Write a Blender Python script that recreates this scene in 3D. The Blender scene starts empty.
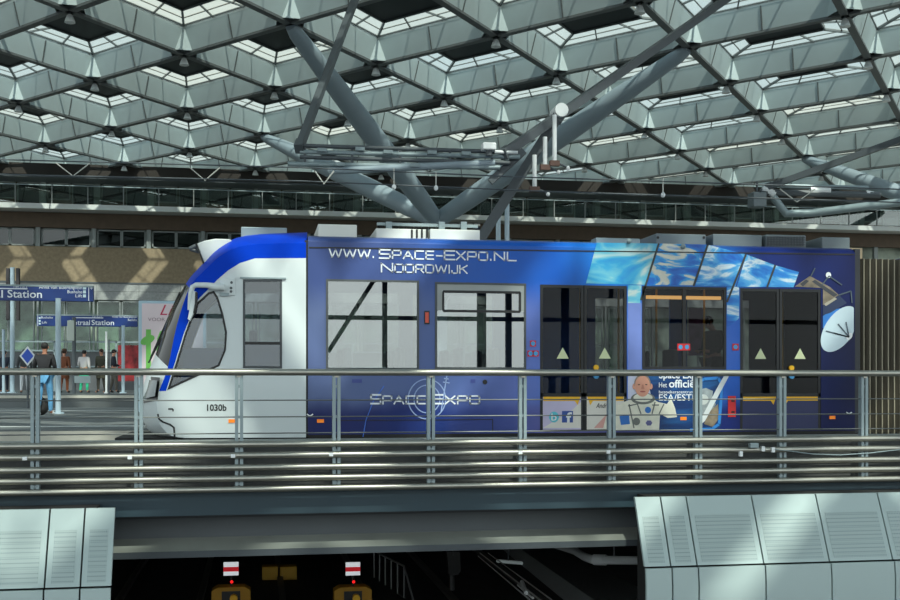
import bpy, bmesh, math, random
from mathutils import Vector, Matrix
from mathutils.geometry import tessellate_polygon
random.seed(7)
SC = bpy.context.scene
COL = SC.collection
# ------------------------------------------------------------------ camera
TH = math.radians(10.0); FPX = 1100.0; CZ = 0.82; HY = 385.0
cam_d = bpy.data.cameras.new('camera'); cam = bpy.data.objects.new('camera', cam_d); COL.objects.link(cam)
cam.location = (0, 0, CZ); cam.rotation_euler = (math.pi/2, 0, -TH)
cam_d.sensor_width = 36; cam_d.lens = FPX/900*36; cam_d.shift_y = (HY-300)/900; cam_d.clip_end = 600
SC.camera = cam
CT, ST = math.cos(TH), math.sin(TH)

def at(px, py, Y):            # survey a point of the photo on the upright plane y = Y
    r = (px-450)/FPX; t = Y/(CT-r*ST)
    return Vector((t*(r*CT+ST), Y, CZ+(HY-py)/FPX*t))
def hd(px, py, d):            # ... or at camera depth d
    r = (px-450)/FPX
    return Vector((d*(r*CT+ST), d*(CT-r*ST), CZ+(HY-py)/FPX*d))
def proj(p):
    Z = p[0]*ST+p[1]*CT; X = p[0]*CT-p[1]*ST
    return (450+FPX*X/Z, HY-FPX*(p[2]-CZ)/Z) if Z > .5 else (-9999, -9999)

# ------------------------------------------------------------------ materials
def lin(c):
    c = c/255
    return c/12.92 if c <= .04045 else ((c+.055)/1.055)**2.4
def rgb(r, g, b, k=1.0): return (min(.95, lin(r)*k), min(.95, lin(g)*k), min(.95, lin(b)*k), 1)
MATS = {}
def mat(name, c, rough=.5, metal=0.0, spec=.5, var=0.0, scale=6.0, emit=0.0, coat=0.0, bump=0.0, stretch=None):
    if name in MATS: return MATS[name]
    m = bpy.data.materials.new(name); m.use_nodes = True; nt = m.node_tree; b = nt.nodes['Principled BSDF']
    b.inputs['Base Color'].default_value = c; b.inputs['Roughness'].default_value = rough
    b.inputs['Metallic'].default_value = metal; b.inputs['Specular IOR Level'].default_value = spec
    b.inputs['Coat Weight'].default_value = coat
    if emit: b.inputs['Emission Color'].default_value = c; b.inputs['Emission Strength'].default_value = emit
    if var or bump:
        tc = nt.nodes.new('ShaderNodeTexCoord'); n = nt.nodes.new('ShaderNodeTexNoise')
        n.inputs['Scale'].default_value = scale; n.inputs['Detail'].default_value = 5
        src = tc.outputs['Object']
        if stretch:
            mp = nt.nodes.new('ShaderNodeMapping'); mp.inputs['Scale'].default_value = stretch
            nt.links.new(src, mp.inputs['Vector']); src = mp.outputs['Vector']
        nt.links.new(src, n.inputs['Vector'])
        if var:
            r = nt.nodes.new('ShaderNodeValToRGB')
            r.color_ramp.elements[0].position = .3; r.color_ramp.elements[1].position = .7
            r.color_ramp.elements[0].color = (*[max(0, x*(1-var)) for x in c[:3]], 1)
            r.color_ramp.elements[1].color = (*[min(.95, x*(1+var)) for x in c[:3]], 1)
            nt.links.new(n.outputs['Fac'], r.inputs['Fac']); nt.links.new(r.outputs['Color'], b.inputs['Base Color'])
        if bump:
            bp = nt.nodes.new('ShaderNodeBump'); bp.inputs['Strength'].default_value = bump
            nt.links.new(n.outputs['Fac'], bp.inputs['Height']); nt.links.new(bp.outputs['Normal'], b.inputs['Normal'])
    MATS[name] = m; return m
def glass(name, tint, refl, rough=0.0, milky=0.0, milk=(.8, .8, .8, 1)):
    if name in MATS: return MATS[name]
    m = bpy.data.materials.new(name); m.use_nodes = True; nt = m.node_tree; nt.nodes.clear()
    out = nt.nodes.new('ShaderNodeOutputMaterial'); tr = nt.nodes.new('ShaderNodeBsdfTransparent')
    gl = nt.nodes.new('ShaderNodeBsdfGlossy'); mx = nt.nodes.new('ShaderNodeMixShader')
    tr.inputs['Color'].default_value = tint; gl.inputs['Roughness'].default_value = rough
    gl.inputs['Color'].default_value = (1, 1, 1, 1); mx.inputs['Fac'].default_value = refl
    src = tr.outputs[0]
    if milky:
        d = nt.nodes.new('ShaderNodeBsdfDiffuse'); d.inputs['Color'].default_value = milk
        t2 = nt.nodes.new('ShaderNodeBsdfTranslucent'); t2.inputs['Color'].default_value = milk
        md = nt.nodes.new('ShaderNodeMixShader'); nt.links.new(d.outputs[0], md.inputs[1]); nt.links.new(t2.outputs[0], md.inputs[2])
        m2 = nt.nodes.new('ShaderNodeMixShader'); m2.inputs['Fac'].default_value = milky
        nt.links.new(tr.outputs[0], m2.inputs[1]); nt.links.new(md.outputs[0], m2.inputs[2]); src = m2.outputs[0]
    nt.links.new(src, mx.inputs[1]); nt.links.new(gl.outputs[0], mx.inputs[2]); nt.links.new(mx.outputs[0], out.inputs['Surface'])
    MATS[name] = m; return m

def livery_material():
    m = bpy.data.materials.new('space_wrap'); m.use_nodes = True; nt = m.node_tree; L = nt.links.new
    b = nt.nodes['Principled BSDF']; b.inputs['Roughness'].default_value = .3; b.inputs['Specular IOR Level'].default_value = .22
    tc = nt.nodes.new('ShaderNodeTexCoord'); sx = nt.nodes.new('ShaderNodeSeparateXYZ'); L(tc.outputs['Object'], sx.inputs[0])
    nz = nt.nodes.new('ShaderNodeTexNoise'); nz.inputs['Scale'].default_value = .9; nz.inputs['Detail'].default_value = 3; L(tc.outputs['Object'], nz.inputs['Vector'])
    def mth(op, a, v=None, w=None):
        n = nt.nodes.new('ShaderNodeMath'); n.operation = op
        if isinstance(a, (int, float)): n.inputs[0].default_value = a
        else: L(a, n.inputs[0])
        if v is not None:
            if isinstance(v, (int, float)): n.inputs[1].default_value = v
            else: L(v, n.inputs[1])
        return n.outputs[0]
    off = mth('MULTIPLY', mth('SUBTRACT', nz.outputs['Fac'], .5), 1.6)
    xx = mth('DIVIDE', mth('ADD', sx.outputs['X'], off), 10.4)
    def ramp(stops):
        r = nt.nodes.new('ShaderNodeValToRGB'); e = r.color_ramp.elements
        while len(e) < len(stops): e.new(.5)
        for k, (p, c) in enumerate(stops): e[k].position = p; e[k].color = rgb(*c, 1.02)
        L(xx, r.inputs['Fac']); return r.outputs['Color']
    up = ramp([(.0, (76, 90, 132)), (.13, (94, 108, 148)), (.3, (80, 98, 150)), (.42, (100, 116, 182)), (.55, (70, 118, 208)), (.66, (96, 130, 214)), (.78, (40, 96, 190)), (.87, (14, 32, 92)), (1., (10, 20, 62))])
    top = ramp([(.0, (52, 66, 114)), (.2, (66, 84, 138)), (.33, (36, 86, 170)), (.45, (14, 86, 182)), (.58, (22, 112, 200)), (.72, (40, 110, 190)), (.82, (16, 40, 112)), (1., (14, 26, 80))])
    low = ramp([(.0, (30, 36, 82)), (.15, (30, 40, 98)), (.3, (30, 52, 118)), (.4, (72, 84, 150)), (.5, (104, 104, 166)), (.7, (28, 46, 120)), (.85, (20, 32, 92)), (1., (18, 26, 70))])
    zz = mth('ADD', sx.outputs['Z'], mth('MULTIPLY', off, .25))
    def step(z0, z1):
        n = nt.nodes.new('ShaderNodeMapRange'); n.interpolation_type = 'SMOOTHSTEP'
        n.inputs['From Min'].default_value = z0; n.inputs['From Max'].default_value = z1; L(zz, n.inputs['Value']); return n.outputs[0]
    def mix(f, a, c):
        n = nt.nodes.new('ShaderNodeMix'); n.data_type = 'RGBA'; L(f, n.inputs['Factor']); L(a, n.inputs[6]); L(c, n.inputs[7]); return n.outputs[2]
    c = mix(step(.75, 1.1), low, up); c = mix(step(2.35, 2.95), c, top)
    L(c, b.inputs['Base Color']); MATS['livery'] = m; return m
def earth_material(name, stops, scale=1.3):
    m = bpy.data.materials.new(name); m.use_nodes = True; nt = m.node_tree; L = nt.links.new
    b = nt.nodes['Principled BSDF']; b.inputs['Roughness'].default_value = .3; b.inputs['Specular IOR Level'].default_value = .35
    tc = nt.nodes.new('ShaderNodeTexCoord'); mp = nt.nodes.new('ShaderNodeMapping'); mp.inputs['Rotation'].default_value = (0, math.radians(-28), 0); mp.inputs['Scale'].default_value = (.75, 1, 1.9)
    L(tc.outputs['Object'], mp.inputs['Vector'])
    n = nt.nodes.new('ShaderNodeTexNoise'); n.inputs['Scale'].default_value = scale; n.inputs['Detail'].default_value = 9; n.inputs['Distortion'].default_value = 1.3
    L(mp.outputs['Vector'], n.inputs['Vector'])
    r = nt.nodes.new('ShaderNodeValToRGB'); e = r.color_ramp.elements
    while len(e) < len(stops): e.new(.5)
    for k, (p, c) in enumerate(stops): e[k].position = p; e[k].color = rgb(*c, .92)
    L(n.outputs['Fac'], r.inputs['Fac']); L(r.outputs['Color'], b.inputs['Base Color'])
    MATS[name] = m; return m
def plates_material(name, c, sx, sz, seam, joint=.01, bump=0):   # flat plates with thin dark joints, measured in metres
    m = bpy.data.materials.new(name); m.use_nodes = True; nt = m.node_tree; L = nt.links.new
    b = nt.nodes['Principled BSDF']; b.inputs['Roughness'].default_value = .6
    tc = nt.nodes.new('ShaderNodeTexCoord'); mp = nt.nodes.new('ShaderNodeMapping'); mp.inputs['Rotation'].default_value = (math.radians(90), 0, 0)
    L(tc.outputs['Object'], mp.inputs['Vector'])
    br = nt.nodes.new('ShaderNodeTexBrick'); br.offset = 0; br.inputs['Scale'].default_value = 1; br.inputs['Brick Width'].default_value = sx; br.inputs['Row Height'].default_value = sz
    br.inputs['Mortar Size'].default_value = joint; br.inputs['Color1'].default_value = c; br.inputs['Color2'].default_value = (*[x*.9 for x in c[:3]], 1); br.inputs['Mortar'].default_value = seam
    L(mp.outputs['Vector'], br.inputs['Vector'])
    n = nt.nodes.new('ShaderNodeTexNoise'); n.inputs['Scale'].default_value = 9; n.inputs['Detail'].default_value = 6; L(tc.outputs['Object'], n.inputs['Vector'])
    mx = nt.nodes.new('ShaderNodeMix'); mx.data_type = 'RGBA'; mx.blend_type = 'MULTIPLY'; mx.inputs['Factor'].default_value = .5
    L(br.outputs['Color'], mx.inputs[6]); L(n.outputs['Fac'], mx.inputs[7]); 
    L(mx.outputs[2], b.inputs['Base Color']); MATS[name] = m; return m
def perforated_material():
    m = bpy.data.materials.new('perforated_steel'); m.use_nodes = True; nt = m.node_tree; L = nt.links.new
    b = nt.nodes['Principled BSDF']; b.inputs['Roughness'].default_value = .45
    tc = nt.nodes.new('ShaderNodeTexCoord'); v = nt.nodes.new('ShaderNodeTexVoronoi'); v.inputs['Scale'].default_value = 38; v.inputs['Randomness'].default_value = 0
    L(tc.outputs['Object'], v.inputs['Vector'])
    r = nt.nodes.new('ShaderNodeValToRGB'); r.color_ramp.elements[0].position = .28; r.color_ramp.elements[1].position = .36
    r.color_ramp.elements[0].color = rgb(112, 124, 122); r.color_ramp.elements[1].color = rgb(152, 166, 164)
    L(v.outputs['Distance'], r.inputs['Fac']); L(r.outputs['Color'], b.inputs['Base Color']); MATS['perf'] = m; return m

# ------------------------------------------------------------------ mesh builder
ORG = {}
def tag(o, label, cat, group=None):
    o['label'] = label; o['category'] = cat
    if group: o['group'] = group
    return o
def struct(o): o['kind'] = 'structure'; return o
def thing(name, loc, label, cat, group=None):
    o = bpy.data.objects.new(name, None); COL.objects.link(o); o.location = loc; o.empty_display_size = .3
    ORG[o.name] = Vector(loc); return tag(o, label, cat, group)
class MB:
    def __init__(s): s.v = []; s.f = []
    def add(s, vs, fs):
        n = len(s.v); s.v += [Vector(p) for p in vs]; s.f += [tuple(i+n for i in f) for f in fs]; return s
    def box(s, x0, x1, y0, y1, z0, z1):
        return s.add([(x0,y0,z0),(x1,y0,z0),(x1,y1,z0),(x0,y1,z0),(x0,y0,z1),(x1,y0,z1),(x1,y1,z1),(x0,y1,z1)],
                     [(3,2,1,0),(4,5,6,7),(0,1,5,4),(1,2,6,5),(2,3,7,6),(3,0,4,7)])
    def obox(s, c, dx, dy, dz):    # box from centre and three half vectors
        c, dx, dy, dz = map(Vector, (c, dx, dy, dz)); P = []
        for k in (-1, 1):
            for a, b in ((-1,-1),(1,-1),(1,1),(-1,1)): P.append(c+dx*a+dy*b+dz*k)
        return s.add(P, [(3,2,1,0),(4,5,6,7),(0,1,5,4),(1,2,6,5),(2,3,7,6),(3,0,4,7)])
    def beam(s, p0, p1, w, h, up=(0, 0, 1)):
        p0, p1 = Vector(p0), Vector(p1); d = (p1-p0); u = Vector(up); sd = d.cross(u)
        if sd.length < 1e-6: sd = Vector((1, 0, 0))
        sd.normalize(); n = sd.cross(d).normalized()
        return s.obox((p0+p1)/2, sd*w/2, n*h/2, d/2)
    def path(s, pts, rad, n=8, cap=True):
        pts = [Vector(p) for p in pts]; R = rad if isinstance(rad, (list, tuple)) else [rad]*len(pts)
        base = len(s.v); prev = None
        for k, p in enumerate(pts):
            d = (pts[min(k+1, len(pts)-1)]-pts[max(k-1, 0)]).normalized()
            if prev is None:
                a = Vector((0, 0, 1)) if abs(d.z) < .9 else Vector((1, 0, 0)); u = d.cross(a).normalized()
            else: u = (prev-d*prev.dot(d)).normalized()
            prev = u; w = d.cross(u)
            for j in range(n):
                t = 2*math.pi*j/n; s.v.append(p+(u*math.cos(t)+w*math.sin(t))*R[k])
        for k in range(len(pts)-1):
            for j in range(n):
                a = base+k*n+j; b = base+k*n+(j+1) % n; s.f.append((a, b, b+n, a+n))
        if cap:
            s.f.append(tuple(base+j for j in reversed(range(n)))); e = base+(len(pts)-1)*n; s.f.append(tuple(e+j for j in range(n)))
        return s
    def ball(s, c, rx, ry, rz, nu=12, nv=8):
        c = Vector(c); P = [c+Vector((0, 0, -rz))]
        for i in range(1, nv):
            a = -math.pi/2+math.pi*i/nv
            for j in range(nu):
                b = 2*math.pi*j/nu; P.append(c+Vector((rx*math.cos(a)*math.cos(b), ry*math.cos(a)*math.sin(b), rz*math.sin(a))))
        P.append(c+Vector((0, 0, rz))); F = []
        for j in range(nu): F.append((0, 1+(j+1) % nu, 1+j))
        for i in range(nv-2):
            for j in range(nu):
                a = 1+i*nu+j; b = 1+i*nu+(j+1) % nu; F.append((a, b, b+nu, a+nu))
        t = len(P)-1
        for j in range(nu): F.append((t, t-nu+j, t-nu+(j+1) % nu))
        return s.add(P, F)
    def prism(s, pts, dy):         # outline (3-D points in an upright plane facing -y) pushed back by dy
        P = [Vector(p) for p in pts]; ar = sum(P[i].x*P[(i+1) % len(P)].z-P[(i+1) % len(P)].x*P[i].z for i in range(len(P)))
        if ar < 0: P.reverse()
        n = len(P); Q = [p+Vector((0, dy, 0)) for p in P]
        return s.add(P+Q, [tuple(range(n)), tuple(reversed(range(n, 2*n)))]+[(i, i+n, (i+1) % n+n, (i+1) % n) for i in range(n)])
    def build(s, name, m, parent=None, smooth=False, bevel=0.0):
        if parent is None:
            lo = [min(p[k] for p in s.v) for k in range(3)]; hi = [max(p[k] for p in s.v) for k in range(3)]
            org = Vector(((lo[0]+hi[0])/2, (lo[1]+hi[1])/2, lo[2]))
        else: org = ORG[parent.name]
        me = bpy.data.meshes.new(name); me.from_pydata([p-org for p in s.v], [], s.f); me.update()
        bm = bmesh.new(); bm.from_mesh(me); bmesh.ops.recalc_face_normals(bm, faces=bm.faces)
        if bevel: bmesh.ops.bevel(bm, geom=[e for e in bm.edges if len(e.link_faces) == 2 and e.calc_face_angle(0) > .6], offset=bevel, segments=2, affect='EDGES', profile=.5)
        if smooth:
            for f in bm.faces: f.smooth = True
            for e in bm.edges:
                if len(e.link_faces) == 2 and e.calc_face_angle(0) > .7: e.smooth = False
        bm.to_mesh(me); bm.free()
        if m is not None: me.materials.append(m)
        o = bpy.data.objects.new(name, me); COL.objects.link(o)
        if parent is None: o.location = org
        else: o.parent = parent
        ORG[o.name] = org; return o
def flat(name, pts, m, parent, dy=.006): return MB().prism(pts, dy).build(name, m, parent)
def ellipse(c, rx, rz, rot=0, n=28, a0=0, a1=2*math.pi):
    out = []
    for k in range(n):
        t = a0+(a1-a0)*k/n; x, z = rx*math.cos(t), rz*math.sin(t)
        out.append(Vector((c[0]+x*math.cos(rot)-z*math.sin(rot), c[1], c[2]+x*math.sin(rot)+z*math.cos(rot))))
    return out
def lettering(s, x0, x1, z0, z1, y, m, parent, name='lettering', bold=0.0, shear=0.0, zs=None):
    cu = bpy.data.curves.new('t', 'FONT'); cu.body = s; cu.resolution_u = 3; cu.offset = bold; cu.shear = shear
    ob = bpy.data.objects.new('t', cu); COL.objects.link(ob); dg = bpy.context.evaluated_depsgraph_get()
    me = bpy.data.meshes.new_from_object(ob.evaluated_get(dg)); bpy.data.objects.remove(ob)
    V = [v.co.copy() for v in me.vertices]; F = [tuple(p.vertices) for p in me.polygons]
    ax, bx = min(v.x for v in V), max(v.x for v in V); az, bz = min(v.y for v in V), max(v.y for v in V)
    b = MB(); slope = (zs or 0)
    b.add([(x0+(v.x-ax)/(bx-ax)*(x1-x0), y, z0+(v.y-az)/(bz-az)*(z1-z0)) for v in V], F)
    bpy.data.meshes.remove(me)
    n = len(b.v); b.v += [p+Vector((0, .003, 0)) for p in b.v]     # thin film with a back
    b.f += [tuple(reversed([i+n for i in f])) for f in F]
    return b.build(name, m, parent)
def dup(o, loc, label=None, group=None):
    r = o.copy(); COL.objects.link(r); r.location = loc; ORG[r.name] = Vector(loc)
    if label: r['label'] = label
    if group: r['group'] = group
    for ch in list(o.children):
        c = ch.copy(); COL.objects.link(c); c.parent = r
        for g in list(ch.children):
            d = g.copy(); COL.objects.link(d); d.parent = c
    return r
ORD = ['zeroth', 'first', 'second', 'third', 'fourth', 'fifth', 'sixth', 'seventh', 'eighth', 'ninth', 'tenth', 'eleventh', 'twelfth', 'thirteenth', 'fourteenth', 'fifteenth', 'sixteenth', 'seventeenth', 'eighteenth', 'nineteenth', 'twentieth']

# ------------------------------------------------------------------ palette
M_steel = mat('brushed_stainless', rgb(166, 163, 153), .36, .85, var=.08, scale=3, stretch=(1, 8, 8))
M_post = mat('grey_painted_steel', rgb(140, 154, 157), .45, .2)
M_beam = mat('roof_beam_paint', rgb(190, 202, 202), .55, var=.04, scale=.6)
M_flange = mat('roof_flange_shaded', rgb(96, 100, 100), .55)  # underside shade of the beams put into this grey; face seams share it
M_lip = mat('roof_lip_white', rgb(216, 222, 220), .5)
M_cap = mat('roof_dark_panel', rgb(22, 25, 28), .5, spec=.2)
M_frame = mat('roof_rafter', rgb(104, 108, 108), .5)
M_tree = mat('tree_column_paint', rgb(146, 160, 168), .45, var=.04, scale=1)
M_bar = mat('dark_grey_steel', rgb(80, 86, 90), .5)
M_black = mat('black_trim', rgb(20, 21, 23), .5)
M_rubber = mat('rubber', rgb(34, 33, 32), .8)
M_white = mat('tram_white', rgb(208, 215, 215), .35, spec=.3)
M_blue = mat('tram_blue', rgb(0, 58, 188), .4, spec=.06)
M_teal = mat('girder_teal_grey', rgb(33, 54, 63), .55, var=.12, scale=.8)
M_conc = mat('concrete', rgb(128, 128, 124), .8, var=.12, scale=2)
M_floor = mat('platform_paving', rgb(104, 108, 108), .75, var=.1, scale=.7)
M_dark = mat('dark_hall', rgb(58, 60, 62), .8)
M_yel = mat('yellow_paint', rgb(236, 178, 18), .5)
M_wht = mat('white_paint', rgb(232, 234, 234), .45)
M_sign = mat('sign_blue', rgb(10, 50, 118), .4)
M_orange = mat('orange_lens', rgb(240, 128, 20), .3, emit=.25)
M_red = mat('red_paint', rgb(206, 32, 36), .45)
M_liv = livery_material(); M_perf = perforated_material()
M_clad = mat('cladding_steel', rgb(164, 178, 176), .5, spec=.3)
G_roof = glass('roof_glass', (.72, .84, .86, 1), .08, milky=.24, milk=(.78, .75, .60, 1))
nt_ = G_roof.node_tree; oi = nt_.nodes.new('ShaderNodeObjectInfo'); mrr = nt_.nodes.new('ShaderNodeMapRange'); mrr.inputs['To Min'].default_value = .08; mrr.inputs['To Max'].default_value = .48
nt_.links.new(oi.outputs['Random'], mrr.inputs['Value'])
nt_.links.new(mrr.outputs[0], [n for n in nt_.nodes if n.type == 'MIX_SHADER' and abs(n.inputs['Fac'].default_value-.24) < 1e-4][0].inputs['Fac'])
G_pale = glass('pale_tram_glass', (.56, .60, .59, 1), .20)
G_dark = glass('dark_tram_glass', (.52, .53, .54, 1), .012)
G_cab = glass('cab_glass', (.56, .62, .66, 1), .08)
G_clear = glass('clear_glass', (.86, .90, .88, 1), .08)
G_win = glass('building_glass', (.30, .34, .34, 1), .05)

# ------------------------------------------------------------------ setting: decks and girders
YT = 17.8; YR = 16.1
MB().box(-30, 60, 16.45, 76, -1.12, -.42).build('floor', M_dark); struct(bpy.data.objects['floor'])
struct(MB().box(-30, 60, 20.95, 42.0, -.42, 0).build('floor_platform', M_floor)).name = 'floor_near'
struct(MB().box(-30, 60, 42.0, 74.2, -.42, .5).build('floor_far', M_floor))
struct(MB().box(-30, 60, 20.90, 20.95, -.40, -.02).build('trim_1', mat('platform_edge_stone', rgb(206, 200, 186), .8, var=.1, scale=2)))
struct(MB().box(-30, 60, 22.6, 23.0, -.02, .004).build('trim_2', mat('white_line', rgb(214, 216, 212), .7, var=.1, scale=1)))
struct(MB().box(-30, 60, 36.5, 36.9, -.02, .004).build('trim_3', MATS['white_line']))
struct(MB().box(-30, 60, 41.96, 42.0, .34, .44).build('trim_4', MATS['platform_edge_stone']))
struct(MB().box(-30, 60, 16.345, 16.95, -.42, 0).build('trim_5', mat('kerb_grating', rgb(150, 152, 146), .8, var=.25, scale=14, bump=.4)))
struct(MB().box(-30, 60, 16.34, 16.44, -.72, -.42).build('trim_6', mat('deck_edge_panel', rgb(78, 79, 78), .7, var=.12, scale=4, stretch=(3, 1, .3))))
struct(MB().box(-30, 60, 16.32, 16.335, -.72, -.005).build('trim_7', MATS['deck_edge_panel']))
# edge girder: teal fascia, recessed web and wide lower flange
gd = thing('edge_girder', at(380, 540, 16.4), 'dark teal steel girder along the deck edge under the tube railing', 'girder')
MB().box(-29, 59, 16.22, 16.34, -1.06, -.73).build('fascia', M_teal, gd)
MB().box(-29, 59, 16.34, 16.8, -1.06, -1.0).build('soffit', M_teal, gd)
MB().box(-29, 59, 16.8, 16.9, -1.47, -1.0).build('web', mat('girder_web_grey', rgb(74, 79, 82), .6, var=.08, scale=1), gd)
P = [Vector((x, y, z)) for x in (-29, 59) for y, z in ((16.45, -1.60), (16.8, -1.45), (16.9, -1.45), (16.9, -1.62), (16.46, -1.64))]
MB().add(P, [(0, 1, 6, 5), (1, 2, 7, 6), (2, 3, 8, 7), (3, 4, 9, 8), (4, 0, 5, 9), (4, 3, 2, 1, 0), (5, 6, 7, 8, 9)]).build('lower_flange', mat('girder_flange_grey', rgb(128, 131, 124), .55, var=.2, scale=.8), gd)
MB().box(-29, 59, 16.44, 16.9, -1.695, -1.60).build('flange_front', mat('girder_flange_shaded', rgb(62, 68, 72), .6), gd)  # flange front: its shade is painted in as a darker grey
# lower hall
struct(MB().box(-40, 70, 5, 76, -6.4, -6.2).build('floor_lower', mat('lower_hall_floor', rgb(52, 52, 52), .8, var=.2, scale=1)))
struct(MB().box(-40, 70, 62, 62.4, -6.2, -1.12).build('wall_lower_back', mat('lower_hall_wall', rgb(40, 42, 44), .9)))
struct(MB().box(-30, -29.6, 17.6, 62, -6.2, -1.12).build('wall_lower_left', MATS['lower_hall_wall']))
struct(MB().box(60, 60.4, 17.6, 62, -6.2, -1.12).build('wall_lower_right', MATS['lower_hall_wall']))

# ------------------------------------------------------------------ tube railing
rl = thing('deck_railing', (2.55, YR, -.78), 'long stainless tube railing with three wires along the deck edge', 'railing')
X0, X1 = -8.64, 16.45
MB().path([(X0, YR-.05, 1.005), (X1, YR-.05, 1.005)], .05, 14).build('handrail', M_steel, rl, smooth=True)
for z in (.60, .36, .124): MB().path([(X0, YR, z), (X1, YR, z)], .010, 6).build('wire', mat('wire_rope', rgb(112, 114, 112), .5, .6), rl, smooth=True)
for z in (-.030, -.188, -.362, -.518, -.672): MB().path([(X0, YR-.07, z), (X1, YR-.07, z)], .046, 14).build('lower_tube', M_steel, rl, smooth=True)
k = -4
while -3.03+1.395*k < X1:
    x = -3.03+1.395*k
    if x > X0:
        b = MB().box(x-.058, x-.012, YR-.035, YR+.06, -.72, .97).box(x+.012, x+.058, YR-.035, YR+.06, -.72, .97)
        for z in (.8, .36, -.13, -.6): b.box(x-.02, x+.02, YR-.02, YR+.04, z-.02, z+.02)
        p = b.build('post', M_post, rl)
        MB().box(x-.03, x+.03, YR-.05, YR+.02, .93, .965).build('saddle', M_steel, p)
    k += 1
for (px, py) in ((25, 458), (130, 457), (233, 455.5), (331, 454), (520, 452), (608, 451.5)):
    p = at(px, py, YR-.1); MB().box(p.x-.03, p.x+.03, p.y-.03, p.y+.03, p.z-.03, p.z+.02).build('clamp', M_wht, rl)
# cable and its clips on the right of the lower tubes
q = at(753, 446, YR-.12)
lampb = thing('cable_junction', q, 'small grey junction block with a loose cable on the lower railing tubes', 'cable box')
MB().box(q.x-.07, q.x+.07, q.y-.06, q.y+.02, q.z-.03, q.z+.05).build('housing', M_post, lampb, bevel=.01)
for px, py in ((740, 453), (762, 448), (772, 449)):
    p = at(px, py, YR-.1); MB().box(p.x-.025, p.x+.025, p.y-.05, p.y, p.z-.05, p.z+.03).build('clip', M_wht, lampb)
MB().path([at(772, 449, YR-.14), at(790, 451, YR-.14), at(812, 454, YR-.14), at(840, 455, YR-.14), at(870, 453, YR-.14), at(905, 449, YR-.14)], .008, 6).build('cable', M_post, lampb)

# ------------------------------------------------------------------ cladding of the pods below the deck
def cladding(label, seams, y_top, y_low, side):
    YA, YB = 15.5, 15.05
    ks = 0 if side > 0 else 4; z_t = at(seams[ks][0], y_top, YA).z-.02*side; z_m = at(seams[ks][1], y_low, YB).z; z_b = z_m-1.6
    root = thing('cladding_pod', ((at(seams[0][0], 500, YA).x+at(seams[-1][0], 500, YA).x)/2, 15.6, z_b), label, 'wall cladding', None)
    xs = [(at(a, y_top, YA).x+at(c, y_low, YB).x)/2 for a, c in seams]
    for i in range(len(xs)-1):
        g = .012; a, c = xs[i]+g, xs[i+1]-g
        pf = [(a, YA, z_t), (c, YA, z_t), (c, YA-.10, z_t-.22), (c, YB+.03, z_m+.012), (a, YB+.03, z_m+.012), (a, YA-.10, z_t-.22)]
        P = [Vector(p) for p in pf]; Q = [p+Vector((0, .06, 0)) for p in P]; n = 6
        pn = MB().add(P+Q, [(0, 1, 2, 5), (5, 2, 3, 4), (6, 11, 8, 7), (11, 10, 9, 8)]+[(k, (k+1) % n, (k+1) % n+n, k+n) for k in range(n)]).build('upper_panel', M_clad, root)
        m = .07; T0, B0 = Vector((0, YA-.10, z_t-.22)), Vector((0, YB+.03, z_m+.012))
        d = (B0-T0); s0, s1 = T0+d*.06, T0+d*.93; off = Vector((0, -.006, -.003))
        R = [Vector((a+m, s0.y, s0.z))+off, Vector((c-m, s0.y, s0.z))+off, Vector((c-m, s1.y, s1.z))+off, Vector((a+m, s1.y, s1.z))+off]
        if c-a > .25: MB().add(R+[r-off*.6 for r in R], [(0, 1, 2, 3), (7, 6, 5, 4), (0, 4, 5, 1), (1, 5, 6, 2), (2, 6, 7, 3), (3, 7, 4, 0)]).build('perforated_field', M_perf, pn)
        prof = [(YB-.02, z_m-.012), (YB-.045, z_m-.25), (YB-.045, z_m-.7), (YB+.02, z_m-1.2), (YB+.2, z_b)]
        P = []
        for (y, z) in prof: P += [Vector((a, y, z)), Vector((c, y, z))]
        n = len(P); P += [p+Vector((0, .05, 0)) for p in P]
        F = [(2*k, 2*k+1, 2*k+3, 2*k+2) for k in range(len(prof)-1)]+[(n+2*k+2, n+2*k+3, n+2*k+1, n+2*k) for k in range(len(prof)-1)]
        F += [(2*k, 2*k+2, n+2*k+2, n+2*k) for k in range(len(prof)-1)]+[(2*k+1, n+2*k+1, n+2*k+3, 2*k+3) for k in range(len(prof)-1)]+[(0, n, n+1, 1)]
        MB().add(P, F).build('lower_panel', M_clad, root, smooth=True)
    MB().box(xs[0]+.3, xs[-1]-.3, YA+.08, 16.2, z_b, z_t-.02).build('backing', M_rubber, root)
    return root
cladding('long curved pale metal cladding pod below the deck with seven or more panels', [(633, 646), (660, 672), (684, 700), (750, 766), (815, 831), (877, 894), (942, 960), (1010, 1030)], 496, 568, 1)
cladding('short pale metal cladding pod below the deck left of the buffer stops', [(-130, -136), (-60, -65), (-8, -12), (48, 46), (84, 81), (115.5, 112)], 510, 588, -1)

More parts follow.
